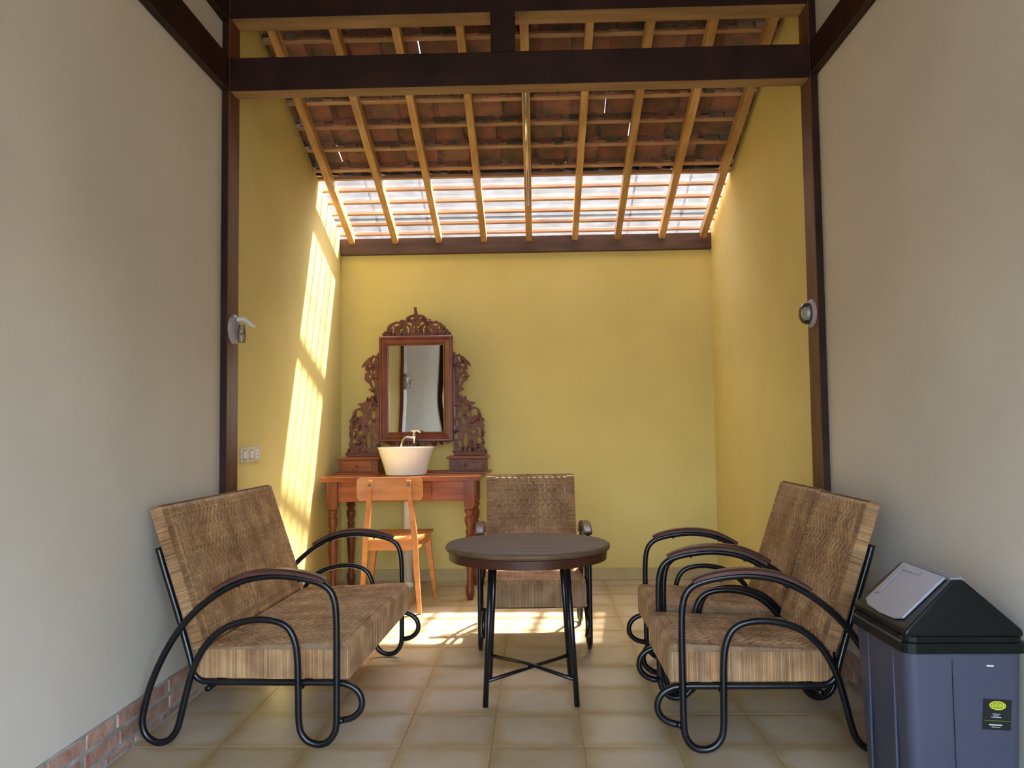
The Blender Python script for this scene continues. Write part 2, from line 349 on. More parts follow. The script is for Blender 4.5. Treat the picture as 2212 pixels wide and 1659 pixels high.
# (left-handed across x is avoided by mirroring x)
roof.matrix_world = Matrix(((-1, 0, 0, 0), (0, -CT, ST, 6.10), (0, ST, CT, 2.55), (0, 0, 0, 1)))
def sl_of(Y, w=0.07): return (6.10-Y+w*ST)/CT
RX = [-1.375, -1.045, -0.715, -0.375, -0.035, 0.31, 0.63, 0.96, 1.268]
RS1 = 5.05
for k, x in enumerate(RX):
    ww = random.uniform(0.042, 0.048)
    r_ = box('rafter', (-x-ww/2, -0.32, 0.0), (-x+ww/2, RS1, 0.07), M['rafter'], roof, bev=0.002, seg=1)
    if k == 4:
        c_ = tube('conduit', [(-x, 0.42, -0.010), (-x, 1.60, -0.010)], 0.009, M['chrome'], r_); c_['label'] = 'shiny metal conduit under the middle rafter'
BY = [6.30, 6.17, 6.05, 5.92, 5.79, 5.655, 5.53, 5.44, 5.24, 5.04, 4.835, 4.61, 4.385, 4.16, 3.94, 3.72]
BS = [sl_of(Y) for Y in BY]
for Y, s in zip(BY, BS):
    hw = 0.0105 if Y > 5.5 else 0.016
    box('batten', (-XR-0.13, s-hw, 0.0705), (-XL+0.13, s+hw, 0.0955), M['batten'], roof, bev=0.0015, seg=1)
# one clay tile: flat pan, side roll, hooking lip at the head, turned-down tail
def tile_mesh(wd, ln, seed):
    rnd = random.Random(seed); V = []; Fc = []
    prof = [(0, 0.004), (0.012, 0.0), (wd*0.38, 0.0025), (wd*0.75, 0.0), (wd*0.82, 0.006), (wd*0.90, 0.021), (wd*0.97, 0.022), (wd*1.05, 0.008)]
    th = 0.011; n = len(prof)
    ys = [0, ln*0.5, ln-0.012, ln]
    for yy in ys:
        dz = -0.0 if yy > 0 else -0.006
        for (u, h) in prof: V.append((u, yy, h+dz+rnd.uniform(-.0008, .0008)))
    for yy in ys:
        for (u, h) in prof: V.append((u, yy, h+th))
    m_ = len(ys)*n
    for a in range(len(ys)-1):
        for b in range(n-1):
            i = a*n+b
            Fc += [(i, i+1, i+n+1, i+n), (m_+i, m_+i+n, m_+i+n+1, m_+i+1)]
    for b in range(n-1):
        Fc.append((b, m_+b, m_+b+1, b+1)); i = (len(ys)-1)*n+b; Fc.append((i, i+1, m_+i+1, m_+i))
    for a in range(len(ys)-1):
        i = a*n; Fc.append((i, i+n, m_+i+n, m_+i)); i = a*n+n-1; Fc.append((i, m_+i, m_+i+n, i+n))
    # hooking lip, slightly chipped
    z1 = 0.001; z0 = -0.026-rnd.uniform(0, .006)
    box_data(0.014, ln-0.020, z0, wd*0.36, ln-0.004, z1, V, Fc)
    box_data(wd*0.42, ln-0.020, z0+rnd.uniform(0, .006), wd*0.80, ln-0.004, z1, V, Fc)
    return V, Fc
TW = 0.212
tile_lib = {}
for k in range(6, len(BS)-1):
    lo, hi = BS[k], BS[k+1]
    x = -XR-0.14+random.uniform(-0.06, 0.0)
    while x < -XL+0.12:
        sp = hi-lo; key = (round(sp, 2), random.randrange(3)); ln = sp+0.058
        # head hooks behind batten k+1, tail laps over the tile below
        if key not in tile_lib:
            V, Fc = tile_mesh(TW, ln, hash(key) % 1000); o = mk('tile', V, Fc, M['roof_tile'], roof); tile_lib[key] = (o.data, ln)
        else: o = link_obj('tile', tile_lib[key][0], roof)
        ln = tile_lib[key][1]
        tilt = math.atan2(0.017, ln)
        o.rotation_euler = (-tilt, 0, random.uniform(-0.006, 0.006))
        o.location = (x+random.uniform(-.002, .002), hi+0.036-ln*math.cos(tilt), 0.0965+0.017+random.uniform(-.001, .002))
        x += TW*(random.uniform(0.985, 1.005) if random.random() > 0.10 else 1.062)
# glazed strip: separate overlapping panes between the tiles and the eaves
gx = [-XR-0.14+i*0.375 for i in range(9)]
for r_, (s0, s1, dz) in enumerate(((-0.34, 0.13, 0.0), (0.10, sl_of(5.50), 0.008))):
    V, Fc = [], []
    for i in range(8):
        o = box('pane', (gx[i], s0, 0.097+dz+0.0015*(i % 2)), (gx[i]+0.385, s1, 0.0995+dz+0.0015*(i % 2)), M['roof_glass'], roof)
# continuing roof over the front room
pts = [(3.70, wt(3.70)+0.035), (YR, ZR+0.035), (Y0+0.2, ZR+0.035-FS*(YR-Y0-0.2)), (Y0+0.2, ZR+0.10-FS*(YR-Y0-0.2)), (YR, ZR+0.12), (3.70, wt(3.70)+0.12)]
tag(prism('ceiling', pts, XL-0.35, XR+0.35, M['deck']), 'boarded roof underside over the front room', 'ceiling', kind='structure')

# ------------------------------------------------------------------ rattan weaving
def tinted(name, V, Fc, tints, mat, parent, smooth=False):
    me = bpy.data.meshes.new(name); me.from_pydata(V, [], Fc); me.materials.append(mat)
    at = me.attributes.new('tint', 'FLOAT_COLOR', 'FACE')
    at.data.foreach_set('color', [c for t in tints for c in (t[0], t[1], t[2], 1.0)])
    me.update(); return link_obj(name, me, parent)
def rtint(rnd):
    k = rnd.gauss(1.0, 0.17); k = max(0.5, min(1.35, k)); h = rnd.uniform(-0.06, 0.09)
    return (k*(1+h), k, k*(1-h*1.6))
def weave(P, U, W, nu, nw, cell, depth, seed, zig=9, tw=4):
    """twill of flat strips on the parallelogram P + u*U + w*W; normal = U x W"""
    rnd = random.Random(seed); U = Vector(U); W = Vector(W); P = Vector(P)
    un, wn = U.normalized(), W.normalized(); nn = un.cross(wn).normalized()
    du, dw = U.length/nu, W.length/nw
    def over(i, j):
        q = j % (2*zig); q = q if q < zig else 2*zig-1-q
        return ((i+q) % tw) < tw/2
    V = []; Fc = []; T = []
    tu = [rtint(rnd) for _ in range(nw)]; tv = [rtint(rnd) for _ in range(nu)]
    def strip(a0, a1, b0, b1, along_u, t):
        g = 0.10
        if along_u: b0 += g; b1 -= g
        else: a0 += g; a1 -= g
        c = []
        def pt(a, b, h): return tuple(P+un*(a*du)+wn*(b*dw)+nn*h)
        n = len(V)
        if along_u:
            m0, m1 = a0+0.35, a1-0.35
            V.extend([pt(a0, b0, 0), pt(m0, b0, depth), pt(m1, b0, depth), pt(a1, b0, 0), pt(a0, b1, 0), pt(m0, b1, depth), pt(m1, b1, depth), pt(a1, b1, 0)])
            Fc.extend([(n, n+1, n+5, n+4), (n+1, n+2, n+6, n+5), (n+2, n+3, n+7, n+6), (n, n+3, n+2, n+1), (n+4, n+5, n+6, n+7)])
        else:
            m0, m1 = b0+0.35, b1-0.35
            V.extend([pt(a0, b0, 0), pt(a1, b0, 0), pt(a1, m0, depth), pt(a0, m0, depth), pt(a1, m1, depth), pt(a0, m1, depth), pt(a1, b1, 0), pt(a0, b1, 0)])
            Fc.extend([(n, n+1, n+2, n+3), (n+3, n+2, n+4, n+5), (n+5, n+4, n+6, n+7), (n, n+3, n+5, n+7), (n+1, n+6, n+4, n+2)])
        k = rnd.uniform(0.88, 1.12); T.extend([(t[0]*k, t[1]*k, t[2]*k)]*5)
    for j in range(nw):
        i = 0
        while i < nu:
            if over(i, j):
                k = i
                while k < nu and over(k, j): k += 1
                strip(i, k, j, j+1, True, tu[j]); i = k
            else: i += 1
    for i in range(nu):
        j = 0
        while j < nw:
            if not over(i, j):
                k = j
                while k < nw and not over(i, k): k += 1
                strip(i, i+1, j, k, False, tv[i]); j = k
            else: j += 1
    return V, Fc, T
def wrap(V, Fc, T, P, U, W, n, depth, rnd):
    """n half-round strips side by side along U, each running along W"""
    P = Vector(P); U = Vector(U); W = Vector(W); nn = U.cross(W).normalized(); u = U/n
    for i in range(n):
        t = rtint(rnd); jit = rnd.uniform(0.7, 1.2)*depth; b = len(V); e0 = rnd.uniform(-.004, .004)
        we = W.normalized()*e0
        a = P+u*(i+0.06); c = P+u*(i+0.94)
        V.extend([tuple(a), tuple(a+u*0.22+nn*jit), tuple(c-u*0.22+nn*jit), tuple(c), tuple(a+W), tuple(a+W+u*0.22+nn*jit), tuple(c+W-u*0.22+nn*jit), tuple(c+W)])
        Fc.extend([(b, b+1, b+5, b+4), (b+1, b+2, b+6, b+5), (b+2, b+3, b+7, b+6), (b, b+3, b+2, b+1), (b+4, b+5, b+6, b+7)]); T.extend([t]*5)

# ------------------------------------------------------------------ tubular rattan armchair; local x = forward, y = across, z = up
OUT = [(.059, .09), (.060, .20), (.060, .33), (.059, .45), (.052, .515), (.032, .556), (-.01, .581), (-.09, .598), (-.18, .603), (-.275, .588), (-.365, .547), (-.45, .484), (-.52, .407), (-.58, .308), (-.622, .21), (-.645, .12), (-.648, .072), (-.632, .035), (-.596, .0140), (-.556, .020), (-.526, .050), (-.510, .095), (-.490, .18), (-.463, .275), (-.415, .360), (-.346, .419), (-.26, .445), (-.18, .446), (-.122, .424), (-.092, .372), (-.082, .30), (-.079, .20), (-.077, .10), (-.068, .052), (-.042, .023), (-.006, .0135), (.026, .022), (.050, .050)]
RAIL = [(-.610, .70), (-.590, .633), (-.552, .516), (-.518, .410), (-.487, .30), (-.472, .256), (-.445, .229), (-.40, .222), (-.28, .222), (-.10, .222), (.05, .222), (.100, .214), (.133, .191), (.146, .158), (.139, .126), (.114, .103), (.085, .093), (.068, .092)]
RT = 0.0122
def armchair(name, half, label, cat, group, seed):
    """half: half the distance between the two side frames"""
    root = empty(name); tag(root, label, cat, group)
    sw = half-0.022
    for sg in (-1, 1):
        y = sg*half
        p = catmull([(a, y, b) for a, b in OUT], 4, True)
        fr = tube('side_frame', p, RT, M['black'], root, closed=True, seg=10)
        yr = sg*(half-0.020)
        p2 = catmull([(a-(0.006 if k < 4 else 0), yr-(sg*0.016 if k < 4 else (sg*0.008 if k == 4 else 0)), b) for k, (a, b) in enumerate(RAIL)], 4); p2[-1].y = sg*(half-0.006); p2[-2].y = sg*(half-0.012)
        tube('rail', p2, RT*0.95, M['black'], root, seg=10)
        # wooden arm following the arch
        arc = catmull([(a, 0, b) for a, b in OUT[5:12]], 8)
        arc = [q for q in arc if -0.388 <= q.x <= 0.012]
        V, Fc = [], []; n = len(arc)
        for i, q in enumerate(arc):
            t = (arc[min(i+1, n-1)]-arc[max(i-1, 0)]).normalized(); nn = Vector((t.z, 0, -t.x))
            if nn.z < 0: nn = -nn
            e = min(i, n-1-i)/(n/2); hh = 0.014+0.004*min(1, e*2); wd = 0.021+0.003*min(1, e*1.5)
            ring = [(-wd, 0.010), (-wd*1.04, 0.010+hh*0.6), (-wd*0.7, 0.010+hh), (wd*0.7, 0.010+hh), (wd*1.04, 0.010+hh*0.6), (wd, 0.010)]
            for (v_, h_) in ring: V.append((q.x+nn.x*h_, y+v_, q.z+nn.z*h_))
        for i in range(n-1):
            for k in range(6): Fc.append((i*6+k, i*6+(k+1) % 6, (i+1)*6+(k+1) % 6, (i+1)*6+k))
        Fc += [tuple(range(6)), tuple((n-1)*6+k for k in range(6))]
        mk('armrest', V, Fc, M['arm_wood'], root)
        for s_ in (-0.30, -0.08):
            q = min(arc, key=lambda a: abs(a.x-s_))
            lathe('screw', [(0.0045, -0.017), (0.0045, -0.008)], M['black'], fr, seg=8, loc=(q.x, y, q.z))
    # cross tubes
    for (a, b) in ((-.415, .200), (-.08, .204)):
        tube('stretcher', [(a, -half+0.012, b), (a, half-0.012, b)], RT*0.9, M['black'], root, seg=8)
    # seat: woven block. profile in (x,z)
    sf, sb, zt0, zt1, zb = .098, -.462, .338, .366, .237
    rr_ = 0.016
    prof = [(sb, zb+.006), (sb, zt0), (sf-rr_, zt1), (sf, zt1-rr_), (sf, zb)]
    def yprism(nm, pf, y0, y1, mat, parent):
        n = len(pf); V = [(p[0], y0, p[1]) for p in pf]+[(p[0], y1, p[1]) for p in pf]
        Fc = [tuple(range(n)), tuple(range(2*n-1, n-1, -1))]+[(i, (i+1) % n, n+(i+1) % n, n+i) for i in range(n)]
        return mk(nm, V, Fc, mat, parent)
    seat = yprism('seat', prof, -sw, sw, M['rattan_d'], root)
    cell = 0.0088
    bnd = 0.030
    ang = Vector((sf-rr_-sb, 0, zt1-zt0)); nu = int((ang.length-0.0)/cell); nw = int((2*sw-2*bnd)/cell)
    # top weaving (normal up): U = forward, W = across
    V, Fc, T = weave((sb, -sw+bnd, zt0+.0008), ang, (0, 2*sw-2*bnd, 0), nu, nw, cell, 0.0022, seed, zig=8)
    rnd = random.Random(seed+1)
    tdir = Vector((0, bnd, 0))
    # border of wrapped strips on both sides of the top, then the four upright faces
    wrap(V, Fc, T, Vector((sb, -sw, zt0+.0008)), ang, Vector((0, bnd, 0)), int(ang.length/0.0055), 0.0016, rnd)
    wrap(V, Fc, T, Vector((sb, sw-bnd, zt0+.0008)), ang, Vector((0, bnd, 0)), int(ang.length/0.0055), 0.0016, rnd)
    wv = tinted('seat_weave', V, Fc, T, M['rattan'], seat); wv['kind'] = 'stuff'
    V, Fc, T = [], [], []
    wrap(V, Fc, T, (sf+.0008, -sw, zb), (0, 2*sw, 0), (0, 0, zt1-rr_-zb), int(2*sw/0.0056), 0.0018, rnd)
    wrap(V, Fc, T, (sf+.0008, -sw, zt1-rr_), (0, 2*sw, 0), (-rr_, 0, rr_), int(2*sw/0.0056), 0.0012, rnd)
    wrap(V, Fc, T, (sb, -sw-.0008, zb), (sf-sb-.002, 0, 0.0), (0, 0, zt0-zb), int((sf-sb)/0.0056), 0.0018, rnd)
    wrap(V, Fc, T, (sf, sw+.0008, zb), (-(sf-sb), 0, 0.0), (0, 0, zt0-zb), int((sf-sb)/0.0056), 0.0018, rnd)
    wrap(V, Fc, T, (sb-.0008, sw, zb), (0, -2*sw, 0), (0, 0, zt0-zb), int(2*sw/0.0056), 0.0015, rnd)
    wv = tinted('seat_wrap', V, Fc, T, M['rattan'], seat); wv['kind'] = 'stuff'
    # wedge that closes the side above zt0
    # back: leaning slab
    b0 = Vector((-.472, 0, .335)); b1 = Vector((-.641, 0, .836)); d = (b1-b0); dn = d.normalized(); nf = Vector((dn.z, 0, -dn.x)); tk = 0.044
    rear0, rear1 = b0, b1
    pf = [(b0.x, b0.z), (b0.x+nf.x*tk, b0.z+nf.z*tk), (b1.x+nf.x*(tk-.006), b1.z+nf.z*(tk-.006)), (b1.x+nf.x*.034+dn.x*.006, b1.z+nf.z*.034+dn.z*.006), (b1.x+nf.x*.008+dn.x*.006, b1.z+nf.z*.008+dn.z*.006), (b1.x, b1.z)]
    bw = sw
    back = yprism('backrest', pf, -bw, bw, M['rattan_d'], root)
    bs = 0.042
    f0 = b0+nf*(tk+.0008); ln = d.length
    nu = int((2*bw-2*bs)/cell); nw = int((ln-0.012)/cell)
    V, Fc, T = weave(f0+Vector((0, -bw+bs, 0)), (0, 2*bw-2*bs, 0), dn*(ln-0.012), nu, nw, cell, 0.0022, seed+5, zig=7)
    # U x W must face forward: across(+y) x up-back = +x side
    for ya in (-bw, bw-bs):
        wrap(V, Fc, T, f0+Vector((0, ya, 0))+dn*(ln-.006), -dn*(ln-.006), Vector((0, bs, 0)), int(ln/0.0062), 0.0018, rnd)
    # rear face of plain weave
    V2, F2, T2 = weave(b0-nf*.0008+Vector((0, bw, 0)), (0, -2*bw, 0), dn*ln, int(2*bw/(cell*1.2)), int(ln/(cell*1.2)), cell, 0.002, seed+9, zig=200, tw=2)
    n = len(V); V += V2; Fc += [tuple(i+n for i in f) for f in F2]; T += T2
    wv = tinted('back_weave', V, Fc, T, M['rattan'], back); wv['kind'] = 'stuff'
    V, Fc, T = [], [], []
    wrap(V, Fc, T, b0+Vector((0, -bw-.0008, 0))+dn*ln, -dn*ln, nf*tk, int(ln/0.0062), 0.0016, rnd)
    wrap(V, Fc, T, b0+Vector((0, bw+.0008, 0)), dn*ln, nf*tk, int(ln/0.0062), 0.0016, rnd)
    wrap(V, Fc, T, b1+dn*.0068+nf*.004+Vector((0, bw, 0)), Vector((0, -2*bw, 0)), nf*(tk-.010), int(2*bw/0.0062), 0.0016, rnd)
    # short strips folding over the top edge onto the front
    wrap(V, Fc, T, b1+nf*(tk-.004)-dn*.026+Vector((0, -bw, 0)), Vector((0, 2*bw, 0)), dn*.026, int(2*bw/0.0062), 0.0030, rnd)
    wv = tinted('back_wrap', V, Fc, T, M['rattan'], back); wv['kind'] = 'stuff'
    return root
def copy_tree(o, parent=None):
    c = o.copy(); COL.objects.link(c)
    if parent is not None: c.parent = parent
    for ch in list(o.children): copy_tree(ch, c)
    return c
G = 'black tubular armchairs with woven rattan seats'
ch = armchair('rattan_armchair', 0.275, 'single woven rattan armchair on black tubes facing the camera behind the round table', 'armchair', G, 11)
ch.location = (-0.020, 4.245, 0); ch.rotation_euler = (0, 0, -math.pi/2+0.030)
c2 = copy_tree(ch); tag(c2, 'nearer of the two rattan armchairs on the right, next to the grey bin')
c2.location = (0.553, 2.916+0.275, 0); c2.rotation_euler = (0, 0, math.pi)
c3 = copy_tree(ch); tag(c3, 'farther of the two rattan armchairs on the right, by the yellow wall')
c3.location = (0.580, 3.506+0.286, 0); c3.rotation_euler = (0, 0, math.pi+0.006)
sofa = armchair('rattan_bench', 0.589, 'wide two-seat rattan bench on black tubes against the left wall', 'bench', None, 31)
sofa.location = (-0.760, 3.557, 0); sofa.rotation_euler = (0, 0, math.radians(-1.95))

# ------------------------------------------------------------------ round table
tb = tag(empty('round_table', (-0.044, 3.60, 0)), 'round brown wooden table on four thin black metal legs in the middle of the floor', 'table')
lathe('table_top', [(0.0, 0.603), (0.340, 0.603), (0.350, 0.607), (0.354, 0.615), (0.353, 0.623), (0.346, 0.629), (0.335, 0.6305), (0.0, 0.6305)], M['table_wood'], tb, seg=96)
lathe('apron', [(0.325, 0.566), (0.338, 0.566), (0.340, 0.602), (0.325, 0.602)], M['table_rim'], tb, seg=96)
bpy.data.objects['apron'].data.polygons[0].use_smooth = True
feet = [(-0.176, -0.205), (0.194, -0.200), (0.183, 0.200), (-0.180, 0.195)]
tops = [(-0.148, -0.150), (0.162, -0.150), (0.145, 0.150), (-0.148, 0.150)]
for (fx, fy), (tx, ty) in zip(feet, tops):
    tube('leg', [(tx, ty, 0.603), (fx, fy, 0.001)], 0.0115, M['black'], tb, seg=12)
def lp(i, z): t = z/0.603; return (feet[i][0]+(tops[i][0]-feet[i][0])*t, feet[i][1]+(tops[i][1]-feet[i][1])*t, z)
tube('crossbar', [lp(0, .100), lp(2, .100)], 0.008, M['black'], tb, seg=10)
tube('crossbar', [lp(1, .104), (-0.0, 0, .114), lp(3, .100)], 0.008, M['black'], tb, seg=10)

# ------------------------------------------------------------------ vanity table
vt = tag(empty('vanity_table', (-0.905, 5.765, 0)), 'reddish wooden side table with turned legs against the yellow back wall', 'table')
VX0, VX1, VY0, VY1 = -0.530, 0.530, -0.335, 0.335
box('table_top', (VX0, VY0, 0.783), (VX1, VY1, 0.815), M['vanity'], vt, bev=0.005)
ax0, ax1, ay0, ay1 = -0.445, 0.445, -0.262, 0.285
ap = box('apron', (ax0, ay0, 0.648), (ax1, ay0+0.022, 0.783), M['vanity'], vt, bev=0.002)
for nm, a, b in (('apron', (ax0, ay1-0.022, 0.648), (ax1, ay1, 0.783)), ('apron', (-0.472, ay0, 0.648), (-0.45, ay1, 0.783)), ('apron', (0.45, ay0, 0.648), (0.472, ay1, 0.783))):
    box(nm, a, b, M['vanity'], vt, bev=0.002)
dr = box('drawer', (-0.195, ay0-0.010, 0.668), (0.205, ay0+0.002, 0.772), M['vanity'], vt, bev=0.003)
lathe('knob', [(0.006, 0), (0.006, 0.012), (0.013, 0.018), (0.013, 0.026), (0.0, 0.031)], M['vanity_leg'], dr, seg=14).matrix_local = Matrix.Translation((0.0, ay0-0.008, 0.72)) @ Matrix.Rotation(math.pi/2, 4, 'X')
LP = [(0.0, 0.018), (0.012, 0.022), (0.030, 0.027), (0.060, 0.030), (0.085, 0.027), (0.105, 0.019), (0.118, 0.023), (0.130, 0.019), (0.165, 0.020), (0.215, 0.023), (0.285, 0.029), (0.340, 0.0325), (0.385, 0.033), (0.415, 0.026), (0.428, 0.019), (0.440, 0.026), (0.452, 0.027), (0.462, 0.020), (0.472, 0.019), (0.485, 0.026), (0.515, 0.032), (0.540, 0.030), (0.552, 0.021), (0.560, 0.021), (0.572, 0.030), (0.590, 0.034)]
def turned_leg(x, y):
    prof = [(r, z) for z, r in LP]
    o = lathe('leg', prof, M['vanity_leg'], vt, seg=20, loc=(x, y, 0))
    bm = bmesh.new(); bm.from_mesh(o.data)
    b0_ = 0.034
    V, Fc = [], []
    pts = [(b0_*0.55, 0.588), (b0_, 0.612), (b0_, 0.783)]
    vs = []
    for h, z in pts:
        vs.append([bm.verts.new((x+sx_*h, y+sy_*h, z)) for sx_, sy_ in ((-1, -1), (1, -1), (1, 1), (-1, 1))])
    for a in range(2):
        for k in range(4): bm.faces.new((vs[a][k], vs[a][(k+1) % 4], vs[a+1][(k+1) % 4], vs[a+1][k]))
    bm.faces.new(vs[0]); bm.faces.new(vs[2])
    bmesh.ops.recalc_face_normals(bm, faces=bm.faces)
    bm.to_mesh(o.data); bm.free(); o.data.set_sharp_from_angle(angle=math.radians(40)); return o
for x, y in ((-0.455, -0.262), (0.455, -0.262), (-0.455, 0.275), (0.455, 0.275)): turned_leg(x, y)

# ------------------------------------------------------------------ dressing mirror standing on the vanity
# carving coordinates: pixels of an enlarged crop, ZX/ZY convert them to metres in the mirror plane
MY = 5.975
def ZX(X): return -1.136+(X/3.95-158.0)*0.003392
def ZZ(Y): return 1.806-(Y/3.95-86.0)*0.003372
dm = tag(empty('dressing_mirror', (-0.868, MY, 0.815)), 'tall carved wooden dressing mirror standing on the reddish vanity table', 'mirror')
def loc_(p): return (p[0]+0.868, p[1]-MY, p[2]-0.815)
def sd_poly(px, py, poly):
    d = 1e9; ins = False; n = len(poly); j = n-1
    for i in range(n):
        ax, ay = poly[i]; bx, by = poly[j]
        ex, ey = bx-ax, by-ay; wx, wy = px-ax, py-ay
        t = max(0, min(1, (wx*ex+wy*ey)/(ex*ex+ey*ey+1e-12))); dx, dy = wx-ex*t, wy-ey*t
        d = min(d, dx*dx+dy*dy)
        if (ay > py) != (by > py) and px < (bx-ax)*(py-ay)/(by-ay)+ax: ins = not ins
        j = i
    return math.sqrt(d)*(1 if ins else -1)
def pierced(name, outline, holes, y0, y1, step, mat, parent, seed, relief=True):
    """panel cut along outline (crop px) with elliptical holes, marched on a grid; relief leaves on the face"""
    xs = [p[0] for p in outline]; ys = [p[1] for p in outline]
    x0, x1, z0, z1 = min(xs)-step, max(xs)+step, min(ys)-step, max(ys)+step
    nx, nz = int((x1-x0)/step)+1, int((z1-z0)/step)+1
    def hole(x, y):
        d = 1e9
        for (cx, cy_, rx, ry, an) in holes:
            c, s = math.cos(math.radians(an)), math.sin(math.radians(an))
            u = (x-cx)*c+(y-cy_)*s; v = -(x-cx)*s+(y-cy_)*c
            d = min(d, (math.hypot(u/rx, v/ry)-1)*min(rx, ry))
        return d
    f = [[min(sd_poly(x0+i*step, z0+j*step, outline), hole(x0+i*step, z0+j*step)) for j in range(nz+1)] for i in range(nx+1)]
    V = []; Fc = []; cache = {}
    def vid(x, y, side):
        k = (round(x, 2), round(y, 2), side)
        if k not in cache:
            cache[k] = len(V); V.append(loc_((ZX(x), y0 if side == 0 else y1, ZZ(y))))
        return cache[k]
    for i in range(nx):
        for j in range(nz):
            c = [(x0+i*step, z0+j*step, f[i][j]), (x0+(i+1)*step, z0+j*step, f[i+1][j]), (x0+(i+1)*step, z0+(j+1)*step, f[i+1][j+1]), (x0+i*step, z0+(j+1)*step, f[i][j+1])]
            if all(q[2] <= 0 for q in c): continue
            poly = []
            for k in range(4):
                a, b = c[k], c[(k+1) % 4]
                if a[2] > 0: poly.append((a[0], a[1], 0))
                if (a[2] > 0) != (b[2] > 0):
                    t = a[2]/(a[2]-b[2]); poly.append((a[0]+(b[0]-a[0])*t, a[1]+(b[1]-a[1])*t, 1))
            ids0 = []; ids1 = []; fl_ = []
            for q in poly:
                v0 = vid(q[0], q[1], 0)
                if ids0 and ids0[-1] == v0: continue
                ids0.append(v0); ids1.append(vid(q[0], q[1], 1)); fl_.append(q[2])
            if len(ids0) > 1 and ids0[0] == ids0[-1]: ids0.pop(); ids1.pop(); fl_.pop()
            if len(ids0) < 3: continue
            Fc.append(tuple(ids0)); Fc.append(tuple(reversed(ids1)))
            m_ = len(ids0)
            for k in range(m_):
                l = (k+1) % m_
                if fl_[k] and fl_[l]: Fc.append((ids0[k], ids1[k], ids1[l], ids0[l]))
    if relief:
        rnd = random.Random(seed); n_l = 0; tries = 0
        while n_l < relief and tries < 4000:
            tries += 1
            x, y = rnd.uniform(x0, x1), rnd.uniform(z0, z1)
            v = min(sd_poly(x, y, outline), hole(x, y))
            if v < 5: continue
            n_l += 1; L_ = rnd.uniform(14, 30); W_ = min(rnd.uniform(6, 11), v+4); a = rnd.uniform(0, 2*math.pi)
            ca, sa = math.cos(a), math.sin(a); b = len(V); hh = 0.0075
            ring = [(-L_, 0), (-L_*.5, W_*.8), (0, W_), (L_*.55, W_*.65), (L_, 0), (L_*.55, -W_*.65), (0, -W_), (-L_*.5, -W_*.8)]
            for u, v_ in ring: V.append(loc_((ZX(x+u*ca-v_*sa), y0-0.0005, ZZ(y+u*sa+v_*ca))))
            for u in (-L_*.5, 0, L_*.5): V.append(loc_((ZX(x+u*ca), y0-hh, ZZ(y+u*sa))))
            Fc += [(b, b+1, b+8), (b+1, b+2, b+9, b+8), (b+2, b+3, b+10, b+9), (b+3, b+4, b+10), (b+4, b+5, b+10), (b+5, b+6, b+9, b+10), (b+6, b+7, b+8, b+9), (b+7, b, b+8)]
    return mk(name, V, Fc, mat, parent)
WING = [(632, 470), (606, 488), (598, 508), (570, 496), (560, 512), (535, 520), (512, 545), (490, 566), (470, 606), (508, 592), (500, 628), (528, 640), (500, 656), (498, 712), (522, 735), (536, 742), (556, 780), (526, 796), (560, 812), (580, 826), (572, 860), (552, 842), (548, 868), (518, 856), (508, 892), (484, 905), (430, 914), (462, 932), (470, 946), (430, 955), (402, 975), (392, 1012), (384, 1040), (366, 1056), (376, 1085), (364, 1110), (372, 1140), (364, 1180), (374, 1215), (362, 1262), (372, 1290), (350, 1310), (338, 1355), (622, 1355), (622, 1150), (604, 1125), (622, 1090), (622, 1040), (604, 1020), (614, 900), (614, 700)]
WH = [(574, 540, 10, 24, 18), (606, 560, 8, 26, 8), (545, 592, 16, 9, -35), (600, 535, 5, 9, 0), (552, 638, 8, 20, -14), (584, 640, 9, 27, 30), (540, 682, 15, 10, 60), (592, 678, 12, 12, 20), (568, 735, 11, 42, -14), (452, 1002, 30, 22, -15), (446, 978, 20, 10, 0), (500, 1012, 10, 24, 30), (537, 944, 7, 30, 28), (522, 962, 9, 5, 0), (572, 1008, 17, 34, 0), (540, 1072, 14, 34, 22), (598, 1092, 9, 22, 0), (404, 1160, 11, 36, 6), (420, 1136, 22, 7, -30), (462, 1160, 24, 16, -25), (410, 1236, 19, 24, 8), (440, 1270, 7, 18, 20), (526, 1230, 17, 66, -3), (590, 1190, 22, 34, -30), (576, 1262, 12, 34, 10), (476, 1210, 5, 11, 20), (536, 1130, 9, 20, 12)]
pierced('carved_wing', WING, WH, MY-0.004, MY+0.014, 5.2, M['carved'], dm, 3, 46)
mirr = lambda P: [(1876-p[0], p[1]) for p in P]
pierced('carved_wing', mirr(WING), [(1876-a, b, c, d, -e) for a, b, c, d, e in WH], MY-0.004, MY+0.014, 5.2, M['carved'], dm, 4, 46)
CREST = [(648, 338), (652, 318), (672, 300), (690, 292), (694, 262), (712, 240), (740, 226), (770, 214), (796, 216), (806, 202), (830, 204), (836, 198), (850, 210), (858, 180), (880, 168), (905, 158), (925, 156), (938, 150), (958, 156), (985, 158), (1012, 170), (1030, 186), (1034, 206), (1050, 198), (1062, 194), (1072, 210), (1098, 212), (1118, 214), (1125, 222), (1158, 236), (1178, 258), (1186, 276), (1206, 286), (1222, 306), (1236, 320), (1238, 338)]
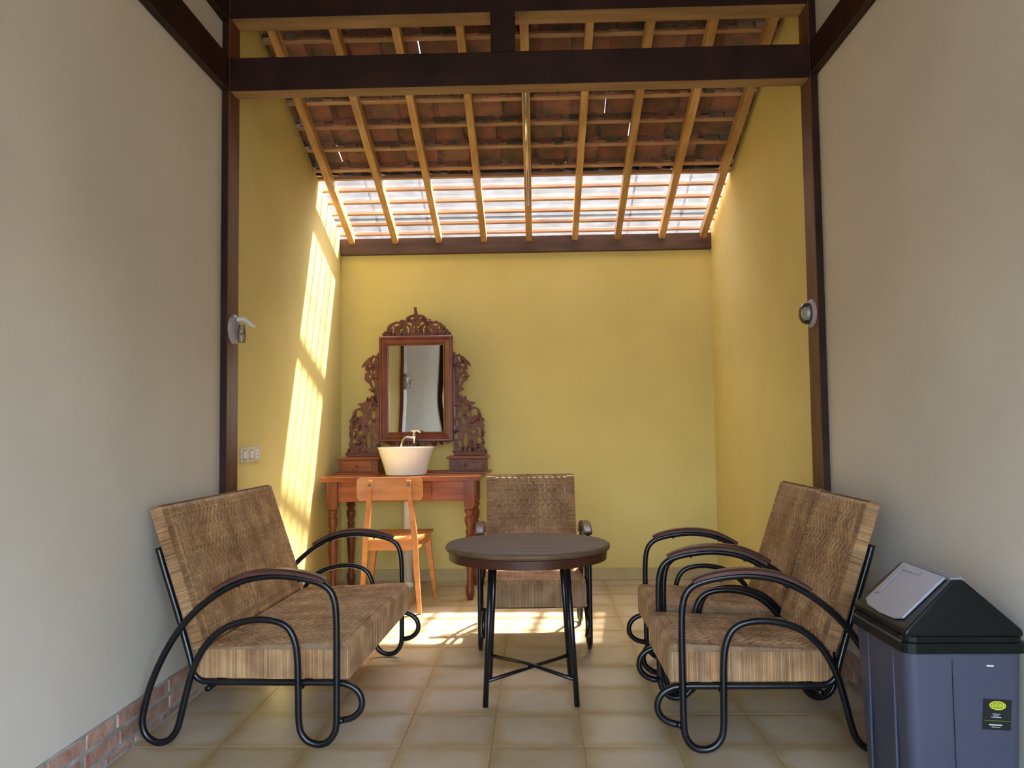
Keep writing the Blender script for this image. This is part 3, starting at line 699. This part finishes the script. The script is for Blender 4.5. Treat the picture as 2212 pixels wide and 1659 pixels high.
CH = [(905, 188, 17, 9, 10), (978, 188, 17, 9, -20), (940, 201, 6, 5, 0), (880, 232, 18, 12, 15), (898, 246, 8, 16, 0), (860, 262, 7, 18, 10), (990, 232, 18, 12, -15), (976, 248, 8, 16, 0), (1012, 262, 7, 18, -10), (872, 288, 9, 26, 0), (1004, 288, 9, 26, 0), (922, 264, 9, 10, 30), (954, 264, 9, 10, -30), (917, 292, 7, 12, 0), (962, 292, 7, 12, 0), (772, 244, 26, 11, -8), (742, 268, 8, 20, -18), (742, 300, 12, 7, -30), (712, 300, 10, 5, 0), (820, 284, 14, 5, -60), (806, 296, 6, 22, 12), (832, 262, 5, 8, 0), (1104, 244, 26, 11, 8), (1134, 268, 8, 20, 18), (1140, 300, 12, 7, 30), (1170, 305, 10, 5, 0), (1056, 284, 14, 5, 60), (1072, 296, 6, 22, -12), (870, 318, 12, 4, 0), (1006, 318, 12, 4, 0), (940, 318, 9, 4, 0), (1044, 262, 5, 8, 0)]
pierced('carved_crest', CREST, CH, MY-0.012, MY+0.012, 4.2, M['carved'], dm, 6, 40)
prism('finial', [(ZX(922)+0.868, ZZ(95)-0.815), (ZX(946)+0.868, ZZ(95)-0.815), (ZX(944)+0.868, ZZ(120)-0.815), (ZX(952)+0.868, ZZ(132)-0.815), (ZX(954)+0.868, ZZ(205)-0.815), (ZX(930)+0.868, ZZ(205)-0.815)], -0.020, 0.006, M['carved'], dm, axis='y', bev=0.002)
# lower carved apron between the wings
APR = [(640, 1236), (1240, 1236), (1200, 1262), (1172, 1250), (1150, 1276), (1120, 1262), (1090, 1282), (1050, 1262), (1010, 1276), (970, 1262), (936, 1284), (900, 1262), (860, 1276), (820, 1262), (780, 1282), (750, 1262), (715, 1276), (700, 1250), (670, 1262)]
pierced('carved_apron', APR, [], MY-0.010, MY+0.010, 6.5, M['carved'], dm, 8, 24)
# mirror frame: mitred moulding swung a little towards the left wall
mf = empty('mirror_frame_pivot')   # replaced below by a mesh part
bpy.data.objects.remove(mf)
fx0, fx1, fz0, fz1 = ZX(626), ZX(1252), ZZ(1240), ZZ(342)
bw_ = 0.070
def frame_mesh():
    prof = [(0, 0.030), (0, -0.010), (0.006, -0.016), (0.018, -0.016), (0.022, -0.010), (0.030, -0.012), (0.056, 0.000), (0.060, -0.003), (0.067, -0.001), (bw_, 0.004), (bw_, 0.022)]
    cx, cz = (fx0+fx1)/2, (fz0+fz1)/2; V = []; Fc = []
    cor = [(fx0, fz0, 1, 1), (fx1, fz0, -1, 1), (fx1, fz1, -1, -1), (fx0, fz1, 1, -1)]
    for (x, z, sx_, sz_) in cor:
        for (u, h) in prof: V.append((x+sx_*u-cx, h, z+sz_*u-cz))
    n = len(prof)
    for c in range(4):
        d = (c+1) % 4
        for k in range(n):
            l = (k+1) % n; Fc.append((c*n+k, c*n+l, d*n+l, d*n+k))
    return V, Fc, cx, cz
V, Fc, fcx, fcz = frame_mesh()
mfr = mk('mirror_frame', V, Fc, M['mframe'], dm)
mfr.location = (fcx+0.868, -0.024, fcz-0.815); mfr.rotation_euler = (0, 0, math.radians(-2.0))
hx, hz = (fx1-fx0)/2-bw_+0.002, (fz1-fz0)/2-bw_+0.002
V, Fc = box_data(-hx, 0.007, -hz, hx, 0.012, hz)
mg = mk('mirror_glass', V, Fc, M['mirror'], mfr); mg['label'] = 'silvered mirror glass'
# upright stiles, base board, small drawer cabinets
for (a, b) in ((ZX(588), ZX(626)), (ZX(1250), ZX(1288))):
    box('stile', loc_((a, MY-0.002, 0.945)), loc_((b, MY+0.020, 1.66)), M['mframe'], dm, bev=0.002)
box('base_board', loc_((-1.100, 5.955, 0.8155)), loc_((-0.625, 6.012, 0.829)), M['vanity'], dm, bev=0.002)
for x0, x1 in ((-1.412, -1.100), (-0.625, -0.325)): box('base_board', loc_((x0, 5.750, 0.8155)), loc_((x1, 6.012, 0.829)), M['vanity'], dm, bev=0.002)
for x0, x1, dk in ((-1.385, -1.110, 0), (-0.612, -0.355, 1)):
    mt = M['vanity_leg'] if not dk else M['carved']
    cb = box('side_cabinet', loc_((x0, 5.775, 0.829)), loc_((x1, 6.005, 0.918)), mt, dm, bev=0.002)
    box('cabinet_top', loc_((x0-0.018, 5.758, 0.918)), loc_((x1+0.018, 6.010, 0.932)), M['vanity'], cb, bev=0.003)
    d_ = box('drawer', loc_((x0+0.018, 5.770, 0.836)), loc_((x1-0.045 if not dk else x1-0.018, 5.777, 0.912)), M['vanity'] if not dk else M['carved'], cb, bev=0.002)
    k_ = lathe('knob', [(0.004, 0), (0.004, 0.008), (0.008, 0.012), (0.0, 0.018)], M['carved'], cb, seg=12)
    k_.matrix_local = Matrix.Translation(loc_(((x0+x1)/2-0.012, 5.771, 0.874))) @ Matrix.Rotation(math.pi/2, 4, 'X')
    # carved foot block under each wing
    fb = box('wing_foot', loc_((x0+0.02, MY-0.022, 0.932)), loc_((x1-0.01, MY+0.022, 0.958)), M['carved'], dm, bev=0.004)

# ------------------------------------------------------------------ basin, tap, drain
bs_ = tag(empty('wash_basin', (-0.893, 5.655, 0.815)), 'white tapered ceramic wash basin standing on the reddish vanity table', 'basin')
lathe('bowl', [(0.0, 0.0), (0.128, 0.0), (0.138, 0.004), (0.150, 0.05), (0.190, 0.176), (0.194, 0.185), (0.192, 0.190), (0.186, 0.188), (0.176, 0.165), (0.135, 0.045), (0.09, 0.022), (0.0, 0.018)], M['ceramic'], bs_, seg=64)
lathe('drain_ring', [(0.0, 0.0215), (0.020, 0.0215), (0.022, 0.018)], M['chrome'], bs_, seg=20)
tp = tag(empty('tap', (-0.872, 5.895, 0.8155)), 'chrome pillar tap with lever standing behind the white basin', 'tap')
lathe('tap_base', [(0.026, 0.0), (0.026, 0.006), (0.016, 0.012)], M['chrome'], tp, seg=24)
lathe('tap_pillar', [(0.0135, 0.008), (0.0135, 0.235), (0.017, 0.240), (0.017, 0.258), (0.012, 0.262), (0.010, 0.290)], M['chrome'], tp, seg=24)
tube('spout', catmull([(0, 0, 0.248), (-0.035, -0.008, 0.252), (-0.062, -0.020, 0.248), (-0.080, -0.032, 0.222), (-0.090, -0.040, 0.182)], 5), 0.0095, M['chrome'], tp, seg=14)
tube('lever', catmull([(-0.026, 0, 0.300), (0.0, -0.004, 0.296), (0.022, -0.012, 0.300), (0.048, -0.03, 0.286)], 5), [0.0050]*3+[0.0065]*10+[0.005]*3, M['chrome'], tp, seg=12)
pp = tag(empty('drain_pipe', (-0.935, 5.98, 0)), 'aged white drain pipe rising from the floor under the vanity table', 'pipe')
tube('pipe', [(0, 0, 0.001), (0, 0, 0.66), (0.0, -0.05, 0.732), (0.035, -0.26, 0.742)], 0.034, M['pvc'], pp, seg=18)
lathe('pipe_collar', [(0.040, 0.0), (0.041, 0.02), (0.036, 0.034)], M['pvc'], pp, seg=20)

# ------------------------------------------------------------------ wooden dining chair (back to the camera)
dc = tag(empty('dining_chair', (-0.905, 5.33, 0)), 'orange teak chair with a rounded panel back tucked under the vanity table', 'chair')
def bar(name, p, q, w0, d0, w1, d1, mat, parent, bev=0.003):
    V = []
    for (c, wx, wy) in ((p, w0/2, d0/2), (q, w1/2, d1/2)):
        V += [(c[0]-wx, c[1]-wy, c[2]), (c[0]+wx, c[1]-wy, c[2]), (c[0]+wx, c[1]+wy, c[2]), (c[0]-wx, c[1]+wy, c[2])]
    Fc = [(0, 1, 2, 3), (4, 5, 6, 7), (0, 1, 5, 4), (1, 2, 6, 5), (2, 3, 7, 6), (3, 0, 4, 7)]
    o = mk(name, V, Fc, mat, parent)
    if bev: bevel_obj(o, bev, 2)
    return o
def chain(name, P, mat, parent, bev=0.003):
    """square-section member through points (x,y,z,wx,wy)"""
    V = []; Fc = []
    for (x, y, z, a, b) in P: V += [(x-a, y-b, z), (x+a, y-b, z), (x+a, y+b, z), (x-a, y+b, z)]
    n = len(P)
    for i in range(n-1):
        for k in range(4): Fc.append((i*4+k, i*4+(k+1) % 4, (i+1)*4+(k+1) % 4, (i+1)*4+k))
    Fc += [(0, 1, 2, 3), ((n-1)*4, (n-1)*4+1, (n-1)*4+2, (n-1)*4+3)]
    o = mk(name, V, Fc, mat, parent)
    if bev: bevel_obj(o, bev, 2)
    return o
yr_ = -0.235
for sg in (-1, 1):
    chain('rear_leg', [(sg*0.182, yr_-0.018, 0.0, .0125, .014), (sg*0.158, yr_+0.002, 0.30, .016, .017), (sg*0.150, yr_+0.005, 0.46, .018, .018), (sg*0.130, yr_-0.008, 0.66, .015, .015), (sg*0.118, yr_-0.030, 0.815, .013, .010)], M['teak'], dc)
    chain('front_leg', [(sg*0.222, 0.222, 0.0, .012, .012), (sg*0.192, 0.195, 0.27, .017, .017), (sg*0.172, 0.185, 0.428, .019, .019)], M['teak'], dc)
    bar('side_rail', (sg*0.150, yr_, 0.415), (sg*0.172, 0.185, 0.415), .02, .03, .02, .03, M['teak'], dc, 0)
bpy_side = [o for o in dc.children if o.name.startswith('side_rail')]
for o, sg in zip(bpy_side, (-1, 1)):   # rebuild the rails as level boards
    me = o.data; me.clear_geometry()
    x0_, x1_ = sg*0.150, sg*0.176
    V = [(x0_-.009, yr_+.01, .385), (x0_+.009, yr_+.01, .385), (x1_+.009, .18, .385), (x1_-.009, .18, .385)]; V += [(a, b, .436) for a, b, c in V]
    me.from_pydata(V, [], [(3, 2, 1, 0), (4, 5, 6, 7), (0, 1, 5, 4), (1, 2, 6, 5), (2, 3, 7, 6), (3, 0, 4, 7)]); me.update()
box('rear_rail', (-0.15, yr_-0.004, 0.385), (0.15, yr_+0.014, 0.436), M['teak'], dc, bev=0.002)
box('front_rail', (-0.172, 0.178, 0.385), (0.172, 0.196, 0.430), M['teak'], dc, bev=0.002)
# seat with a dished top: grid
V = []; Fc = []; nx_, ny_ = 14, 12
for j in range(ny_+1):
    v_ = j/ny_; hw = 0.168+0.042*v_; y = yr_-0.012+v_*(0.225-yr_+0.012)
    for i in range(nx_+1):
        u = -1+2*i/nx_; z = 0.455+0.004*v_-0.010*max(0, 1-(u*1.15)**2)*max(0, 1-((v_-0.42)*2.2)**2); V.append((u*hw, y, z))
m_ = len(V)
for (x, y, z) in list(V): V.append((x*0.985, y, 0.437))
for j in range(ny_):
    for i in range(nx_):
        a = j*(nx_+1)+i; Fc += [(a, a+1, a+nx_+2, a+nx_+1), (m_+a, m_+a+nx_+1, m_+a+nx_+2, m_+a+1)]
for i in range(nx_):
    a = i; Fc.append((a, m_+a, m_+a+1, a+1)); a = ny_*(nx_+1)+i; Fc.append((a, a+1, m_+a+1, m_+a))
for j in range(ny_):
    a = j*(nx_+1); Fc.append((a, a+nx_+1, m_+a+nx_+1, m_+a)); a = j*(nx_+1)+nx_; Fc.append((a, m_+a, m_+a+nx_+1, a+nx_+1))
o = mk('seat', V, Fc, M['teak'], dc)
# curved back panel with rounded corners
def rounded(w_, h_, r, n=6):
    P = []
    for cx_, cz_, a0 in ((w_-r, h_-r, 0), (-w_+r, h_-r, 90), (-w_+r, -h_+r, 180), (w_-r, -h_+r, 270)):
        for k in range(n+1):
            a = math.radians(a0+90*k/n); P.append((cx_+r*math.cos(a), cz_+r*math.sin(a)))
    return P
cols = 20; V = []; Fc = []; hw_, hh_, rc = 0.203, 0.071, 0.026
xs_ = [-hw_+rc*(1-math.cos(math.radians(15*k))) for k in range(6)]+[-hw_+rc+(2*hw_-2*rc)*k/10 for k in range(11)]+[hw_-rc*(1-math.cos(math.radians(75-15*k))) for k in range(6)]
cols = len(xs_)-1
for i in range(cols+1):
    x = xs_[i]
    e = hw_-abs(x); hgt = hh_ if e >= rc else hh_-rc+math.sqrt(max(0, rc*rc-(rc-e)**2))
    cv = -0.020*(x/hw_)**2
    zt = 0.832-hh_+hgt; zb_ = 0.832-hh_-hgt
    y = yr_-0.022+0.0*cv+0.0
    yb = yr_+0.006+cv*1.0
    V += [(x, yb-0.007, zb_), (x, yb-0.012, zt), (x, yb+0.003, zt), (x, yb+0.008, zb_)]
for i in range(cols):
    for k in range(4): Fc.append((i*4+k, i*4+(k+1) % 4, (i+1)*4+(k+1) % 4, (i+1)*4+k))
Fc += [(0, 1, 2, 3), (cols*4, cols*4+1, cols*4+2, cols*4+3)]
bk = mk('back_panel', V, Fc, M['teak'], dc)
for sg in (-1, 1):
    lathe('plug', [(0.010, 0), (0.009, 0.003)], M['dark_gap'], bk, seg=12).matrix_local = Matrix.Translation((sg*0.120, yr_-0.040, 0.785)) @ Matrix.Rotation(math.pi/2, 4, 'X')

# ------------------------------------------------------------------ waste bin
wb = tag(empty('waste_bin', (1.127, 2.435, 0)), 'blue grey swing-top waste bin with a black pitched lid beside the right wall', 'bin')
bx_, by_ = 0.160, 0.185
def loft(name, rings, mat, parent, smooth=False):
    V = []; Fc = []; n = len(rings[0][0])
    for poly, z in rings: V += [(p[0], p[1], z) for p in poly]
    for i in range(len(rings)-1):
        for k in range(n): Fc.append((i*n+k, i*n+(k+1) % n, (i+1)*n+(k+1) % n, (i+1)*n+k))
    Fc += [tuple(range(n)), tuple((len(rings)-1)*n+k for k in range(n))]
    return mk(name, V, Fc, mat, parent, smooth)
R_ = lambda a, b, r: rounded(a, b, r, 5)
body = loft('body', [(R_(bx_*0.86, by_*0.86, .03), 0.001), (R_(bx_*0.87, by_*0.87, .03), 0.03), (R_(bx_*0.965, by_*0.965, .03), 0.50), (R_(bx_*0.97, by_*0.97, .03), 0.522)], M['bin_body'], wb)
body.data.polygons.foreach_set('use_smooth', [True]*len(body.data.polygons)); body.data.set_sharp_from_angle(angle=math.radians(30))
# fluted grooves on the left and front faces
for yy in (-0.085, 0.085):
    box('rib', (-bx_*0.965-0.001, yy-0.010, 0.03), (-bx_*0.93, yy+0.010, 0.515), M['bin_body'], body, bev=0.002)
rim = loft('lid_rim', [(R_(bx_*0.99, by_*0.99, .03), 0.512), (R_(bx_*1.03, by_*1.03, .032), 0.514), (R_(bx_*1.03, by_*1.03, .032), 0.540), (R_(bx_*0.985, by_*0.985, .03), 0.543), (R_(bx_*0.985, by_*0.985, .03), 0.556)], M['bin_lid'], wb)
zr0, zr1, rw = 0.555, 0.700, 0.015
lx, ly = bx_*0.965, by_*0.965
# gabled hood: ridge along y, gable ends fore and aft
hv = [(-lx, -ly, zr0), (lx, -ly, zr0), (lx, ly, zr0), (-lx, ly, zr0), (-lx, -ly, zr0+0.016), (lx, -ly, zr0+0.016), (lx, ly, zr0+0.016), (-lx, ly, zr0+0.016),
      (-rw, -ly+0.020, zr1), (rw, -ly+0.020, zr1), (rw, ly-0.020, zr1), (-rw, ly-0.020, zr1)]
hf = [(0, 3, 2, 1), (0, 1, 5, 4), (1, 2, 6, 5), (2, 3, 7, 6), (3, 0, 4, 7), (4, 5, 9, 8), (5, 6, 10, 9), (6, 7, 11, 10), (7, 4, 8, 11), (8, 9, 10, 11)]
hood = mk('lid_hood', hv, hf, M['bin_lid'], wb); bevel_obj(hood, 0.005, 2)
# swing flap: two leaves and a flat ridge laid on the hood
def slope_pt(t, s, off, sg):   # t: 0 eave..1 ridge, s: -1..1 along y
    x = sg*(lx+(rw-lx)*t); z = zr0+0.016+(zr1-zr0-0.016)*t; yh = (ly+(-0.020)*t)*s
    nx2, nz2 = (zr1-zr0-0.016), (lx-rw); q = math.hypot(nx2, nz2)
    return (x+sg*off*nx2/q, yh, z+off*nz2/q)
for sg in (-1, 1):
    outl = [(0.10, -0.55), (0.02, 0.0), (0.10, 0.55), (0.16, 0.74), (0.97, 0.84), (0.97, -0.84), (0.16, -0.74)]
    outl = [(0.15, -0.72), (0.08, -0.50), (0.055, 0), (0.08, 0.50), (0.15, 0.72), (0.99, 0.80), (0.99, -0.80)]
    V = [slope_pt(t, s, 0.001, sg) for t, s in outl]+[slope_pt(t, s, 0.008, sg) for t, s in outl]; n = len(outl)
    flp = mk('flap', V, [tuple(range(n)), tuple(range(2*n-1, n-1, -1))]+[(i, (i+1) % n, n+(i+1) % n, n+i) for i in range(n)], M['bin_flap'], wb)
    bevel_obj(flp, 0.002, 2)
    if sg < 0:   # raised thumb panel edge
        V = [slope_pt(t, s, 0.0085, sg) for t, s in ((0.30, 0.62), (0.92, 0.66), (0.92, 0.56), (0.36, 0.50))]+[slope_pt(t, s, 0.0115, sg) for t, s in ((0.30, 0.62), (0.92, 0.66), (0.92, 0.56), (0.36, 0.50))]
        mk('flap_ridge', V, [(0, 1, 2, 3), (7, 6, 5, 4), (0, 1, 5, 4), (1, 2, 6, 5), (2, 3, 7, 6), (3, 0, 4, 7)], M['bin_flap'], flp)
        V = [slope_pt(t, s, 0.0085, sg) for t, s in ((0.86, 0.50), (0.93, 0.50), (0.93, -0.10), (0.86, -0.02))]+[slope_pt(t, s, 0.0115, sg) for t, s in ((0.86, 0.50), (0.93, 0.50), (0.93, -0.10), (0.86, -0.02))]
        mk('flap_ridge', V, [(0, 1, 2, 3), (7, 6, 5, 4), (0, 1, 5, 4), (1, 2, 6, 5), (2, 3, 7, 6), (3, 0, 4, 7)], M['bin_flap'], flp)
box('flap_hinge', (-rw*0.9, -ly*0.80, zr1-0.004), (rw*0.9, ly*0.80, zr1+0.004), M['bin_flap'], wb, bev=0.002)
# the front face leans outward going up; sticker and print lie on it
def fy(z): return -by_*(0.87+(0.965-0.87)*(z-0.03)/0.47)-0.0012
def quad_front(name, x0, x1, z0, z1, mat, parent, off=0.0, rot=-0.05, cx_=None, cz_=None, th=0.0006):
    cx_ = (x0+x1)/2 if cx_ is None else cx_; cz_ = (z0+z1)/2 if cz_ is None else cz_
    P = []
    for x, z in ((x0, z0), (x1, z0), (x1, z1), (x0, z1)):
        dx, dz = x-cx_, z-cz_; P.append((cx_+dx*math.cos(rot)-dz*math.sin(rot), cz_+dx*math.sin(rot)+dz*math.cos(rot)))
    V = [(x, fy(z)-off, z) for x, z in P]+[(x, fy(z)-off-th, z) for x, z in P]
    return mk(name, V, [(0, 3, 2, 1), (4, 5, 6, 7), (0, 1, 5, 4), (1, 2, 6, 5), (2, 3, 7, 6), (3, 0, 4, 7)], mat, parent)
SX, SZ = 0.078, 0.352
st = quad_front('sticker', SX-0.037, SX+0.037, SZ-0.040, SZ+0.040, M['stk_black'], wb, 0, -0.06, SX, SZ); st['label'] = 'black sticker with a yellow oval'
def oval(name, cx_, cz_, a, b, mat, parent, off):
    n = 28; V = []
    for o_ in (off, off+0.0004):
        for k in range(n):
            t = 2*math.pi*k/n; z = cz_+b*math.sin(t)-0.06*a*math.cos(t); V.append((cx_+a*math.cos(t), fy(z)-o_, z))
    return mk(name, V, [tuple(range(n)), tuple(range(2*n-1, n-1, -1))]+[(i, (i+1) % n, n+(i+1) % n, n+i) for i in range(n)], mat, parent)
oval('emblem', SX+0.002, SZ+0.024, 0.0215, 0.0115, M['stk_yellow'], st, 0.0008)
oval('emblem_field', SX+0.002, SZ+0.024, 0.0195, 0.0095, M['stk_green'], st, 0.0013)
tx_ = bpy.data.curves.new('lettering', 'FONT'); tx_.body = 'LION'; tx_.size = 0.0135; tx_.align_x = 'CENTER'; tx_.align_y = 'CENTER'; tx_.extrude = 0.0002; tx_.materials.append(M['stk_yellow'])
tmp_ = link_obj('lettering_curve', tx_); bpy.context.view_layer.update()
lme = bpy.data.meshes.new_from_object(tmp_.evaluated_get(bpy.context.evaluated_depsgraph_get())); bpy.data.objects.remove(tmp_)
to = link_obj('lettering', lme, st); to.location = (SX+0.002, fy(SZ+0.024)-0.0020, SZ+0.024); to.rotation_euler = (math.radians(90), math.radians(3.5), 0)
for (dx, dz, wd_, ht_) in ((-.002, 0.002, .020, .0014), (-.002, -0.0025, .014, .0012), (-.002, -0.0065, .026, .0014), (-.003, -0.0270, .034, .0028), (-.002, -0.0325, .022, .0012)):
    quad_front('print_line', SX+dx-wd_/2, SX+dx+wd_/2, SZ+dz-ht_/2, SZ+dz+ht_/2, M['stk_white'], st, 0.0008, -0.06, SX, SZ)
quad_front('print_line', SX-0.0355, SX+0.0355, SZ-0.0165, SZ-0.0158, M['stk_green'], st, 0.0008, -0.06, SX, SZ)
quad_front('white_mark', 0.054, 0.072, 0.478, 0.4825, M['stk_white'], wb, 0, -0.05)
box('mould_line', (-0.036, -by_*0.968-0.0008, 0.20), (-0.0350, -by_*0.955, 0.50), M['stk_black'], body).rotation_euler = (0, 0, 0)

# ------------------------------------------------------------------ fixtures on the posts
def place_x(o, loc, sgn):   # local z -> pointing into the room (+x or -x)
    o.matrix_world = Matrix.Translation(loc) @ Matrix.Rotation(sgn*math.pi/2, 4, 'Y')
lh = tag(empty('wall_bracket'), 'small grey round bracket with a curved white arm on the left post', 'wall lamp')
lathe('round_base', [(0.072, 0.0), (0.072, 0.008), (0.062, 0.018), (0.030, 0.022), (0.0, 0.022)], M['grey_pl'], lh, seg=32)
tube('arm', catmull([(0.046, 0, 0.018), (0.050, 0, 0.045), (0.036, 0, 0.068), (0.020, 0, 0.086), (0.012, 0, 0.104)], 5), [0.012]*8+[0.010]*8+[0.006]*5, M['white_pl'], lh, seg=14)
lathe('holder', [(0.0, -0.060), (0.016, -0.056), (0.019, -0.036), (0.017, 0.0), (0.013, 0.028)], M['lamp_glass'], lh, seg=18).matrix_local = Matrix.Translation((-0.006, 0, 0.040)) @ Matrix.Rotation(math.pi/2, 4, 'Y')
b_ = box('catch', (-0.022, -0.010, 0.024), (-0.014, 0.010, 0.052), M['brown_pl'], lh, bev=0.001)
lh.matrix_world = Matrix(((0, 0, 1, XL+PW+0.0005), (0, 1, 0, 3.862), (1, 0, 0, 1.607), (0, 0, 0, 1)))
lh.matrix_world = Matrix.Translation((XL+PW+0.0005, 3.862, 1.607)) @ Matrix(((0, 0, 1, 0), (0, -1, 0, 0), (1, 0, 0, 0), (0, 0, 0, 1)))
rh = tag(empty('wall_lamp'), 'small round wall lamp with a clear dome on the right post', 'wall lamp')
lathe('round_base', [(0.066, 0.0), (0.066, 0.008), (0.056, 0.016), (0.0, 0.016)], M['grey_pl'], rh, seg=32)
lathe('dome', [(0.050, 0.016), (0.050, 0.030), (0.042, 0.046), (0.026, 0.056), (0.0, 0.060)], M['lamp_glass'], rh, seg=32)
lathe('inner_ring', [(0.030, 0.017), (0.030, 0.034), (0.022, 0.040), (0.0, 0.040)], M['white_pl'], rh, seg=24)
rh.matrix_world = Matrix.Translation((XR-PW-0.0005, 3.862, 1.640)) @ Matrix(((0, 0, -1, 0), (0, 1, 0, 0), (1, 0, 0, 0), (0, 0, 0, 1)))

def plate(name, y, w_, label, cat, kind):
    e = tag(empty(name, (XL+0.0005, y, 1.006)), label, cat, 'wall plates beside the left post')
    box('cover', (0, -w_/2, -0.040), (0.008, w_/2, 0.040), M['cream_pl'], e, bev=0.002)
    if kind == 'switch':
        box('rocker', (0.008, -w_*0.18, -0.020), (0.013, w_*0.18, 0.020), M['white_pl'], e, bev=0.0015)
        box('rocker_gap', (0.0078, -w_*0.22, -0.024), (0.0086, w_*0.22, 0.024), M['dark_gap'], e)
    else:
        s_ = lathe('socket_face', [(0.026, 0.0), (0.026, 0.004), (0.020, 0.004), (0.018, 0.0015), (0.0, 0.0015)], M['white_pl'], e, seg=24)
        s_.matrix_local = Matrix.Translation((0.008, 0, 0)) @ Matrix.Rotation(math.pi/2, 4, 'Y')
        for zz in (-0.008, 0.008): box('pin_hole', (0.0092, -0.003, zz-0.003), (0.0105, 0.003, zz+0.003), M['dark_gap'], s_) if False else box('pin_hole', (0.0092, -0.003, zz-0.003), (0.0108, 0.003, zz+0.003), M['dark_gap'], e)
    return e
plate('light_switch', 4.105, 0.088, 'cream light switch nearest the left post on the yellow wall', 'switch', 'switch')
plate('light_switch', 4.198, 0.088, 'middle cream light switch of the row of three wall plates', 'switch', 'switch')
plate('wall_socket', 4.291, 0.088, 'cream wall socket at the far end of the row of plates', 'socket', 'socket')
